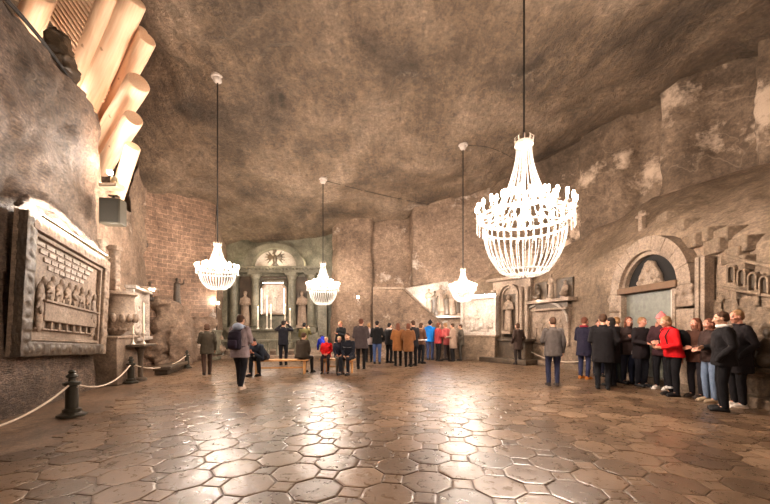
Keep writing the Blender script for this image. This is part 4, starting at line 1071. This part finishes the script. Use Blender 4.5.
# ------------------------------------------------------------------ benches
BW = wood('bench_pine', (196, 140, 84), (222, 170, 112))
def bench(a, b, label, depth=.36):
    c = (a+b)/2; L = (b-a).length; r = empty('wooden_bench', (c.x, c.y, 0), math.atan2(b.y-a.y, b.x-a.x), label, 'bench')
    slab_map('seat', (0, 0, .44), (L, depth, .05), BW, r, .008)
    for s in (-1, 1):
        for k in (-1, 1): slab_map('leg', (s*(L/2-.12), k*(depth/2-.06), .21), (.06, .05, .42), BW, r, .004)
        slab_map('rail', (s*(L/2-.12), 0, .38), (.05, depth-.1, .06), BW, r, .004)
    slab_map('stretcher', (0, 0, .2), (L-.3, .04, .05), BW, r, .004)
bench(Vector((-4.15, 11.0, 0)), Vector((-2.45, 11.2, 0)), 'low wooden bench under the man holding his head, left')
bench(Vector((-2.1, 11.6, 0)), Vector((-1.0, 11.2, 0)), 'low wooden bench with the red-jacketed child, right of the long one')

# ------------------------------------------------------------------ people
SKIN = plain('skin', (196, 148, 120), .5, var=.06); SKIN2 = plain('skin_rosy', (204, 140, 116), .5, var=.06)
EYEW = plain('eye_white', (225, 218, 210), .3); IRIS = plain('iris', (50, 36, 28), .25); LIPS = plain('lips', (160, 92, 84), .5)
def cloth(rgb, rough=.85): return plain('cloth_%d_%d_%d' % rgb, rgb, rough, bump=.35, bscale=30, var=.18, spec=.25)
def build_head():
    m = MB()
    m.ell((0, -.012, .025), (.077, .097, .09)); m.ell((0, .02, -.045), (.056, .064, .062)); m.ell((0, .062, -.082), (.026, .02, .02))
    m.ell((0, .03, -.01), (.066, .062, .05)); m.caps([(0, .082, .018), (0, .108, -.02)], [.009, .014], 8)
    for s in (-1, 1):
        m.ell((s*.014, .096, -.022), (.010, .012, .009)); m.ell((s*.034, .076, .036), (.026, .014, .008)); m.ell((s*.042, .058, -.02), (.024, .024, .02))
        m.ell((s*.078, -.008, -.008), (.009, .02, .03), Euler((.15, 0, s*-.3)))
    m.ell((0, .082, -.046), (.022, .012, .007)); m.ell((0, .080, -.057), (.019, .012, .008))
    return remesh(m, .0065, 1)
HEADV, HEADF = build_head()
def build_hand():            # right hand, wrist at origin, fingers along -Z, palm facing -X(inwards), thumb forward (+Y)
    m = MB()
    m.caps([(0, 0, .01), (0, .002, -.03)], [.024, .026], 10)
    for y in (-.024, -.008, .010, .026): m.caps([(0, y*.6, -.02), (0, y, -.085)], [.015, .013], 8)
    fing = [(-.030, .062, .0080), (-.011, .075, .0088), (.009, .080, .0092), (.028, .072, .0088)]
    for y, L, r in fing:
        p0 = Vector((0, y, -.085)); p1 = p0+Vector((-.006, y*.04, -L*.45)); p2 = p1+Vector((-.018, y*.03, -L*.30)); p3 = p2+Vector((-.020, 0, -L*.16))
        m.caps([p0, p1, p2, p3], [r*1.08, r, r*.92, r*.8], 8)
    m.caps([(0, .014, -.022), (-.012, .046, -.050), (-.018, .056, -.078), (-.022, .056, -.100)], [.015, .0125, .0105, .009], 8)
    return remesh(m, .0048, 1)
HANDV, HANDF = build_hand()

ARMS = {'down': ((.07, -.03, -.28), (.08, .06, -.53)), 'pocket': ((.11, -.07, -.27), (.06, .09, -.45)), 'phone': ((.07, .20, -.17), (-.08, .34, .06)),
        'up': ((.14, .17, -.02), (-.05, .30, .18)), 'hold': ((.07, .03, -.28), (-.07, .24, -.30)), 'cross': ((.08, .06, -.27), (-.16, .22, -.20)),
        'face': ((.02, .26, -.26), (-.11, .29, .0)), 'knees': ((.05, .12, -.27), (-.03, .32, -.37)), 'lap': ((.06, .06, -.28), (-.10, .28, -.38)), 'reach': ((.05, .22, -.18), (.0, .46, -.22)), 'hang': ((.04, .10, -.26), (.0, .22, -.46))}
HAIR = {'dark': (34, 26, 22), 'brown': (74, 50, 34), 'light': (150, 112, 76), 'blond': (206, 176, 134), 'red': (106, 62, 44), 'grey': (130, 122, 114), 'black': (18, 16, 16)}
NP = [0]
def person(label, loc, heading, h=1.72, jacket=(40, 38, 40), hem=.82, legs=(24, 24, 28), shoes=(22, 20, 20), hair='dark', style='short', sit=False, lean=0, arms=('down', 'down'),
           stride=0, hood=None, collar=None, headyaw=0, headpitch=0, near=False, skin=None, stripe=None, group=None, hatc=None, bulk=1.0, stance=.1, crouch=0):
    k = h/1.75; skin = skin or SKIN
    NP[0] += 1
    root = empty('person', loc, heading, label, 'person', group)
    vx = .013 if near else .02
    hz = .575/k if sit else .93-crouch
    P0 = Vector((0, 0, hz)); RT = Matrix.Rotation(-lean, 3, 'X')
    T = lambda x, y, z: P0+RT @ Vector((x, y, z))
    sh = [T(s*.175, 0, .47) for s in (-1, 1)]; nb = T(0, -.005, .53)
    RH = Matrix.Rotation(headyaw, 3, 'Z') @ Matrix.Rotation(-lean*.55-headpitch-.16, 3, 'X')
    hc = nb+RT @ Vector((0, .01, .06))+RH @ Vector((0, .02, .10))
    legsJ = []
    for s in (-1, 1):
        hip = P0+Vector((s*.09, 0, -.03))
        if sit: kn = Vector((s*.13, .43, .50/k)); an = Vector((s*.13, .42+.06*s*.5, .09))
        else:
            y = stride*s; an = Vector((s*stance, y, .085+max(0, -y)*.18)); kn = (hip+an)/2+Vector((s*.01, .035+abs(y)*.12+crouch*.5, .01))
        legsJ.append((hip, kn, an))
    armJ = []
    for i, s in enumerate((-1, 1)):
        e, w = ARMS[arms[i]]
        a = sh[i]
        if arms[i] in ('hang',): ee = a+Vector((s*e[0], e[1], e[2])); ww = a+Vector((s*w[0], w[1], w[2]))
        else: ee = a+RT @ Vector((s*e[0], e[1], e[2])); ww = a+RT @ Vector((s*w[0], w[1], w[2]))
        armJ.append((a, ee, ww))
    SK = lambda v: Vector(v)*k
    def scale(m): m.v = [tuple(Vector(v)*k) for v in m.v]; return m
    # ---- body: one continuous mesh
    m = MB()
    m.loft([(T(0, 0, -.08), .13, .09, -lean), (T(0, 0, .05), .14, .09, -lean), (T(0, 0, .25), .12, .085, -lean), (T(0, 0, .42), .15, .09, -lean), (T(0, 0, .50), .08, .06, -lean)], 14)
    m.caps([T(0, -.005, .46), nb, hc+RH @ Vector((0, -.02, -.05))], [.062, .056, .054], 10)
    for hip, kn, an in legsJ:
        m.caps([hip, kn, an], [.075, .05, .034], 10); m.caps([an, an+Vector((0, .12, -.04))], [.032, .028], 8)
    for a, e, w in armJ: m.caps([a, e, w], [.045, .036, .026], 10)
    v, f = remesh(scale(m), vx, 1)
    q = MB(); q.v = [tuple(x) for x in v]; q.f = list(f); q.mi = [0]*len(f)
    q.add([(hc+RH @ Vector(x*1.02))*k for x in HEADV], HEADF)
    for i, s in enumerate((-1, 1)):
        a, e, w = armJ[i]; d = (w-e).normalized()
        if arms[i] == 'pocket': continue
        z = -d; y = Vector((0, 1, .3)) if abs(d.y) < .8 else Vector((-s*.6, 0, 1)); y = (y-z*y.dot(z)).normalized(); x = y.cross(z)
        M = Matrix((x, y, z)).transposed()
        vs = [(w+d*.005+M @ Vector((p[0]*s, p[1], p[2])))*k for p in HANDV]
        q.add(vs, HANDF if s > 0 else [t[::-1] for t in HANDF])
    q.m = 1
    for s in (-1, 1): q.ell((hc+RH @ Vector((s*.031, .079, .014)))*k, .0125*k, n=8, k=6)
    q.m = 2
    for s in (-1, 1): q.ell((hc+RH @ Vector((s*.031, .088, .014)))*k, .0062*k, n=8, k=6)
    q.m = 3; q.ell((hc+RH @ Vector((0, .087, -.052)))*k, (.021*k, .010*k, .006*k), RH, n=8, k=6)
    q.m = 0
    q.build('body', [skin, EYEW, IRIS, LIPS], root, fix=False)
    # ---- trousers
    m = MB()
    m.ell(P0+Vector((0, 0, -.02)), (.165, .125, .14))
    for hip, kn, an in legsJ:
        m.caps([hip, hip.lerp(kn, .5), kn, kn.lerp(an, .5), an+Vector((0, 0, .01))], [.10, .088, .070, .064, .056], 12)
    blob('trousers', scale(m), vx, cloth(legs), root, disp=.006, dscale=9)
    # ---- shoes
    for hip, kn, an in legsJ:
        m = MB(); b = an+Vector((0, 0, -.005)); gz = 0 if sit or stride == 0 else an.z-.085
        m.caps([b+Vector((0, -.01, 0)), Vector((b.x, b.y, gz+.045))], [.05, .045], 8)
        m.caps([(b.x, b.y-.02, gz+.042), (b.x, b.y+.09, gz+.045), (b.x, b.y+.17, gz+.036)], [.044, .047, .036], 10)
        m.box((b.x, b.y+.07, gz+.014), (.085, .27, .026))
        blob('shoe', scale(m), .012, cloth(shoes, .5), root, 1)
        if stripe == 'sock':
            pass
    # ---- jacket
    m = MB(); B = bulk
    hl = hem-(.93 if not sit else .93)         # hem relative to the hip
    rings = []
    if hl < -.05 and not sit: rings.append((P0+Vector((0, -.01+RT[1][2]*0, hl)), .205*B, .155*B, 0)); rings.append((P0+Vector((0, 0, hl*.5)), .20*B, .155*B, -lean*.4))
    elif not sit: rings.append((T(0, 0, hl), .185*B, .14*B, -lean))
    else: rings.append((T(0, 0, -.09), .21*B, .17*B, -lean))
    rings += [(T(0, 0, .10), .185*B, .14*B, -lean), (T(0, .01, .28), .19*B, .145*B, -lean), (T(0, .01, .40), .20*B, .14*B, -lean), (T(0, -.005, .475), .165*B, .115*B, -lean), (T(0, -.01, .525), .085, .082, -lean)]
    rings.append((T(0, .0, .565), .078, .078, -lean))
    m.loft(rings, 20, 2.3)
    for i, (a, e, w) in enumerate(armJ):
        m.caps([a, a.lerp(e, .5), e, e.lerp(w, .5), w], [.073*B, .068*B, .058*B, .052*B, .044*B], 12)
        if arms[i] == 'pocket': m.caps([w, w+Vector((0, .02, -.05))], [.044*B, .04*B], 8)
    if hood: m.ell(T(0, -.09, .53), (.12, .075, .08), Matrix.Rotation(-lean+.4, 3, 'X')) if hood == jacket else None
    jk = blob('jacket', scale(m), vx, cloth(jacket), root, disp=.010, dscale=8)
    if hood and hood != jacket:
        m = MB(); m.ell(T(0, -.09, .54), (.135, .085, .085), Matrix.Rotation(-lean+.4, 3, 'X')); m.caps([T(-.09, .03, .53), T(-.07, -.06, .56), T(.07, -.06, .56), T(.09, .03, .53)], .042, 8)
        o = blob('hood', scale(m), vx, cloth(hood), root, disp=.01, dscale=9)
    if collar:
        m = MB(); m.tube([T(.085*math.cos(a), .085*math.sin(a), .555) for a in [2*PI*i/16 for i in range(16)]], .032, 8, closed=True); scale(m).build('collar', cloth(collar), root)
    if stripe and stripe not in ('sock',):
        m = MB(); m.loft([(T(0, -.0, .33), .205*B, .158*B, -lean), (T(0, -.0, .355), .207*B, .16*B, -lean)], 24, 2.3); scale(m).build('stripe', cloth(stripe), root)
    # ---- hair / hat
    m = MB(); hcl = cloth(HAIR[hair], .7)
    def HH(x, y, z): return hc+RH @ Vector((x, y, z))
    if style in ('short', 'long', 'bun', 'bob', 'beanie'):
        m.ell(HH(0, -.026, .045), (.088, .096, .086), RH); m.ell(HH(0, -.05, .0), (.080, .068, .075), RH)
        if style == 'long': m.caps([HH(0, -.06, .0), HH(0, -.075, -.12), HH(0, -.08, -.2)], [.08, .075, .055], 10); [m.caps([HH(s*.06, -.02, .02), HH(s*.075, -.0, -.08), HH(s*.07, -.01, -.17)], [.035, .03, .025], 8) for s in (-1, 1)]
        if style == 'bob': m.ell(HH(0, -.04, -.04), (.096, .07, .08), RH)
        if style == 'bun': m.ell(HH(0, -.12, .09), .042)
        blob('hair', scale(m), .010, hcl, root, 1, disp=.006, dscale=20)
    if style == 'beanie':
        m = MB(); m.ell(HH(0, -.02, .065), (.095, .108, .09), RH); m.tube([HH(.094*math.cos(a), -.02+.106*math.sin(a), .048) for a in [2*PI*i/20 for i in range(20)]], .018, 8, closed=True); m.ell(HH(0, -.03, .165), .03)
        blob('knit_hat', scale(m), .010, cloth(hatc), root, 1)
    return root
def backpack(of, label, c=(30, 26, 32), h=1.72, lean=0, sit=False, hz=.93):
    k = h/1.75; r = empty('backpack', of.location, of.rotation_euler.z, label, 'backpack')
    RT = Matrix.Rotation(-lean, 3, 'X'); T = lambda x, y, z: (Vector((0, 0, hz))+RT @ Vector((x, y, z)))
    m = MB(); m.loft([(T(0, -.23, .02), .12, .07, -lean), (T(0, -.24, .06), .15, .09, -lean), (T(0, -.24, .30), .15, .095, -lean), (T(0, -.22, .42), .13, .075, -lean), (T(0, -.2, .47), .08, .04, -lean)], 18, 3)
    m.v = [tuple(Vector(v)*k) for v in m.v]; blob('bag', m, .015, cloth(c), r, disp=.006)
    m = MB(); m.loft([(T(0, -.33, .05), .09, .035, -lean), (T(0, -.34, .12), .11, .045, -lean), (T(0, -.33, .24), .10, .03, -lean)], 14, 3); m.v = [tuple(Vector(v)*k) for v in m.v]; blob('front_pocket', m, .013, cloth(tuple(int(x*1.3) for x in c)), r)
    for s in (-1, 1):
        m = MB(); m.tube([T(s*.09, -.16, .44), T(s*.11, -.06, .545), T(s*.12, .06, .53), T(s*.125, .165, .40), T(s*.14, .16, .22), T(s*.19, .02, .10), T(s*.14, -.16, .08)], .016, 8, flat=.5); m.v = [tuple(Vector(v)*k) for v in m.v]; m.build('strap', cloth(c), r)
    return r
def phone(loc, rz, label):
    m = MB(); m.box((0, 0, 0), (.075, .009, .15)); o = m.build('smartphone', plain('phone_black', (16, 16, 18), .2), None, bevel=.003); o.location = loc; o.rotation_euler = (.1, 0, rz); tag(o, label, 'phone')
    return o
LEFTWARD, RIGHTWARD, AWAY, TOWARD = R(90), R(-90), 0, R(180)
# --- left part
person('woman in a dark olive hip-length jacket walking near the farthest rope post', G(207, 375), R(35), 1.60, (58, 50, 38), .72, (66, 48, 40), (50, 40, 34), 'brown', 'bob', stride=.12, arms=('hold', 'down'), near=True, bulk=1.05)
p = person('person seen from behind in a lilac-grey coat with pale blue hood, black trousers', G(240, 390), R(-6), 1.78, (138, 122, 124), .76, (20, 18, 24), (196, 176, 158), 'brown', 'short', stride=-.24, stance=.14, arms=('hold', 'hold'), hood=(176, 188, 210), near=True, bulk=1.1)
backpack(p, 'dark purple backpack worn over the lilac-grey coat', (34, 26, 38), 1.78)
person('seated man resting his head on his hands, dark blue jacket, on the long bench', Vector((-3.84, 11.02, 0)), TOWARD+R(-15), 1.72, (44, 50, 62), .9, (18, 18, 22), (24, 22, 24), 'dark', 'short', sit=True, lean=.8, arms=('face', 'face'), headpitch=.1, near=True, skin=SKIN2)
a = person('man standing with raised arms photographing the altar, all in dark navy', G(281, 366)+Vector((0, .3, 0)), R(4), 1.76, (26, 26, 34), .80, (20, 20, 26), (18, 18, 20), 'dark', 'short', arms=('up', 'up'), near=True)
phone(a.location+Vector((0, .36, 1.68)), 0, 'smartphone held up by the man in dark navy before the altar')
person('person in an olive green jacket standing just right of the man in navy', G(299, 364)+Vector((0, .9, 0)), R(-8), 1.70, (104, 98, 62), .78, (40, 38, 34), (30, 28, 26), 'black', 'short', arms=('cross', 'phone'))
person('person in a dark brown coat sitting with back turned on the long bench end', Vector((-2.65, 11.12, 0)), R(-20), 1.62, (52, 42, 32), .9, (24, 22, 24), (22, 20, 20), 'brown', 'short', sit=True, lean=.18, arms=('lap', 'lap'), bulk=1.2)
person('blond child in a bright red jacket sitting on the bench facing the viewer', Vector((-1.92, 11.52, 0)), TOWARD, 1.30, (206, 24, 26), .9, (40, 32, 34), (30, 26, 26), 'blond', 'short', sit=True, lean=.1, arms=('lap', 'lap'), skin=SKIN2, near=True)
person('person in a bright blue rain jacket bending forward behind the red-jacketed child', G(322, 364)+Vector((.05, .6, 0)), R(30), 1.55, (22, 38, 150), .74, (28, 28, 40), (24, 24, 26), 'dark', 'short', lean=1.0, arms=('hang', 'hang'), hood=(22, 38, 150), crouch=.12, bulk=1.1)
person('pale-haired child in a dark navy jacket on the bench beside the red-jacketed child', Vector((-1.50, 11.38, 0)), R(195), 1.34, (30, 30, 44), .9, (92, 84, 76), (40, 36, 34), 'blond', 'short', sit=True, lean=.15, arms=('lap', 'knees'), skin=SKIN2, near=True)
person('bare-headed person in a black coat standing left of the big grey-brown jacket', G(341, 362), R(150), 1.76, (20, 20, 22), .7, (20, 20, 22), (20, 20, 20), 'light', 'short', arms=('cross', 'down'), skin=SKIN2)
person('seated person in a dark jacket with white piping at the bench end', Vector((-1.13, 11.22, 0)), R(160), 1.62, (24, 26, 36), .9, (26, 26, 32), (30, 28, 28), 'brown', 'short', sit=True, lean=.25, arms=('knees', 'lap'), stripe=(110, 110, 114), near=True)
person('broad person in a grey-brown jacket seen from behind, tallest at the group left', G(361, 369), R(-5), 1.80, (70, 60, 60), .72, (20, 18, 20), (18, 18, 18), 'red', 'short', arms=('hold', 'hold'), bulk=1.22, near=True)
person('person in a white jacket mostly hidden behind the grey-brown jacket', G(369, 362), R(10), 1.68, (196, 182, 180), .78, (30, 30, 34), (30, 30, 30), 'light', 'short', arms=('phone', 'down'))
person('person in a black jacket and blue jeans with back turned', G(377, 364), R(-4), 1.76, (20, 20, 22), .82, (66, 84, 124), (24, 24, 26), 'dark', 'short', arms=('hold', 'pocket'))
person('person in a black jacket with a white collar beside the tan coats', G(389, 363), R(-40), 1.68, (24, 22, 24), .8, (22, 22, 26), (24, 22, 22), 'dark', 'short', arms=('down', 'hold'), collar=(200, 190, 184))
person('red-haired person in a tan-brown coat, left of the two tan coats', G(398, 366), R(10), 1.66, (150, 98, 56), .62, (22, 20, 22), (22, 20, 20), 'red', 'long', arms=('hold', 'hold'), bulk=1.15)
person('person in a darker tan coat, right of the two tan coats', G(407, 367)+Vector((.05, 0, 0)), R(-12), 1.64, (128, 84, 50), .62, (26, 22, 22), (24, 22, 22), 'red', 'bob', arms=('hold', 'hold'), bulk=1.1)
person('dark-haired person in black standing between the tan coat and the blue jacket', G(412, 366)+Vector((.05, -.05, 0)), R(25), 1.76, (24, 22, 26), .74, (18, 18, 22), (20, 18, 18), 'brown', 'short', arms=('cross', 'hold'))
person('person in a brown jacket holding a white tray before the blue jacket', G(420, 364)+Vector((.05, .2, 0)), R(-50), 1.68, (92, 62, 46), .82, (22, 24, 32), (24, 22, 22), 'brown', 'bob', arms=('hold', 'hold'))
o = MB(); o.box((0, 0, 0), (.34, .24, .03)); o = o.build('serving_tray', plain('tray_white', (226, 216, 206), .5), None, bevel=.008); g = G(419, 364); o.location = (g.x+.12, g.y-.25, .98); tag(o, 'white flat tray held at waist height in the middle of the group', 'tray')
person('person in a bright sky-blue jacket and blue jeans with black cap hair', G(430, 360), R(-25), 1.80, (24, 118, 206), .82, (60, 70, 104), (30, 30, 40), 'black', 'beanie', arms=('down', 'hold'), hatc=(22, 24, 34), hood=(24, 118, 206), near=True)
person('person in a dusty red jacket right of the sky-blue jacket', Vector(((438-CX)/F*15.50, 15.50, 0)), R(-70), 1.70, (156, 56, 58), .8, (24, 22, 24), (28, 26, 26), 'red', 'bob', arms=('hold', 'hold'))
person('person in a rosy red coat leaning beside the beige coat', Vector(((447-CX)/F*15.90, 15.90, 0)), R(40), 1.70, (176, 84, 82), .72, (60, 50, 50), (40, 36, 34), 'light', 'short', arms=('cross', 'hold'), lean=.12)
person('person in a long beige-grey coat and dark trousers', Vector(((453-CX)/F*15.30, 15.30, 0)), R(60), 1.68, (148, 124, 108), .6, (26, 24, 26), (24, 22, 22), 'brown', 'short', arms=('hold', 'hold'), bulk=1.05)
person('rightmost person of the far group, grey-olive jacket and trousers', Vector(((461-CX)/F*15.70, 15.70, 0)), R(75), 1.64, (78, 70, 60), .74, (66, 60, 54), (34, 30, 28), 'brown', 'short', arms=('pocket', 'pocket'))
# --- right part
person('lone person in a dark brown coat standing by the side altar', Vector(((518-CX)/F*14.00, 14.00, 0)), R(20), 1.66, (58, 44, 38), .62, (44, 36, 34), (36, 28, 26), 'brown', 'bob', arms=('pocket', 'pocket'))
person('person in a grey jacket and navy jeans standing alone before the rounded relief', G(553, 386), R(-10), 1.74, (82, 74, 70), .76, (42, 44, 66), (60, 50, 46), 'brown', 'short', arms=('hold', 'down'), near=True, bulk=1.05)
person('person with a wine-red scarf, dark blue coat and orange-brown boots', G(584, 379), R(-60), 1.78, (34, 30, 48), .66, (44, 46, 72), (176, 104, 38), 'red', 'short', arms=('hold', 'hold'), collar=(140, 32, 48), near=True, skin=SKIN2)
person('black-coated person at the left of the dark crowd on the right', G(603, 389), R(-25), 1.80, (22, 18, 20), .62, (20, 20, 24), (20, 18, 18), 'brown', 'short', arms=('hold', 'pocket'), near=True, bulk=1.15)
person('person in a long dark grey coat filling the middle of the dark crowd', G(612, 386), R(30), 1.74, (30, 26, 30), .6, (22, 20, 26), (22, 20, 20), 'dark', 'bob', arms=('pocket', 'hold'), bulk=1.1)
person('person in a black jacket behind the bending person, left side', G(617, 383), R(10), 1.76, (26, 22, 24), .76, (24, 28, 24), (22, 20, 20), 'light', 'short', arms=('cross', 'hold'))
person('person in a dark brown jacket and navy trousers at the back of the right crowd', G(596, 377)+Vector((.2, .2, 0)), R(160), 1.72, (44, 34, 34), .76, (32, 34, 50), (26, 24, 24), 'brown', 'bob', arms=('pocket', 'hold'), skin=SKIN2)
person('red-haired person facing the viewer behind the bending person', Vector(((628-CX)/F*9.20, 9.20, 0)), R(170), 1.76, (52, 38, 36), .76, (28, 28, 40), (28, 26, 26), 'red', 'long', arms=('cross', 'cross'), skin=SKIN2)
person('person with blond hair in a black coat behind the bending person, right side', Vector(((641-CX)/F*8.75, 8.75, 0)), R(190), 1.74, (34, 26, 28), .7, (26, 26, 34), (26, 24, 24), 'light', 'short', arms=('phone', 'hold'), skin=SKIN2)
person('person in a pale grey jacket bending forward in the middle of the right crowd', G(637, 384), R(10), 1.74, (136, 120, 118), .84, (30, 34, 52), (34, 30, 34), 'dark', 'short', lean=.95, arms=('hang', 'hang'), stance=.16, near=True, bulk=1.1, crouch=.05, headpitch=.4)
person('person in a dark jacket stooping close on the left of the pale grey bending person', G(625, 383)+Vector((-.25, .15, 0)), R(-15), 1.70, (50, 42, 44), .84, (26, 28, 42), (30, 26, 26), 'dark', 'short', lean=.7, arms=('hang', 'hang'), near=True, crouch=.05, headpitch=.3)
person('person in a pink and white knit hat with white shoes behind the red jacket', Vector(((662-CX)/F*8.35, 8.35, 0)), R(120), 1.80, (60, 34, 38), .78, (24, 22, 26), (210, 200, 192), 'light', 'beanie', arms=('hold', 'hold'), hatc=(220, 120, 120), near=True, skin=SKIN2)
p = person('fair-haired person in a bright red jacket with black trousers and ankle boots', G(674, 396), R(80), 1.74, (202, 20, 26), .84, (16, 14, 18), (16, 14, 16), 'light', 'bob', arms=('hold', 'hold'), lean=.2, near=True, bulk=1.08)
backpack(p, 'black backpack on the back of the red-jacketed person', (20, 18, 20), 1.74, .2)
m = MB(); m.lathe([(.066, 0), (.07, .02), (.066, .045)], n=16); o = m.build('ankle_strap', plain('ankle_white', (220, 214, 210), .5), None); o.location = p.location+Vector((-.02, .1, .15)); tag(o, 'white ankle band above the black boot of the red-jacketed person', 'strap')
person('person with ginger hair standing behind the black jackets at right', Vector(((697-CX)/F*7.35, 7.35, 0)), R(100), 1.68, (76, 46, 34), .78, (40, 36, 40), (60, 50, 44), 'red', 'long', arms=('hold', 'down'), skin=SKIN2, near=True)
person('person in light blue jeans and tan shoes partly hidden behind the black jacket', Vector(((711-CX)/F*6.90, 6.90, 0)), R(85), 1.66, (60, 44, 40), .84, (110, 126, 150), (170, 148, 122), 'red', 'bob', arms=('hold', 'hold'), skin=SKIN2, near=True)
person('man in a black puffer jacket with a white collar, nearest on the right', G(724, 411), R(55), 1.76, (24, 20, 22), .80, (16, 14, 18), (20, 18, 18), 'brown', 'short', arms=('pocket', 'hold'), collar=(206, 196, 190), near=True, bulk=1.12)
person('person in a long black coat with white shoes at the right edge of the crowd', Vector(((739-CX)/F*6.45, 6.45, 0)), R(75), 1.80, (26, 20, 22), .62, (22, 18, 20), (206, 192, 180), 'light', 'short', arms=('pocket', 'pocket'), near=True, bulk=1.08, skin=SKIN2)

# ------------------------------------------------------------------ room light: faint warm world fill, added without a source of its own
w = bpy.data.worlds.new('world'); SC.world = w; w.use_nodes = True
w.node_tree.nodes['Background'].inputs[0].default_value = (.9, .7, .55, 1); w.node_tree.nodes['Background'].inputs[1].default_value = .05
SC.view_settings.view_transform = 'Standard'; SC.view_settings.look = 'None'; SC.view_settings.exposure = 0.85; SC.view_settings.gamma = 1; SC.view_settings.use_curve_mapping = False
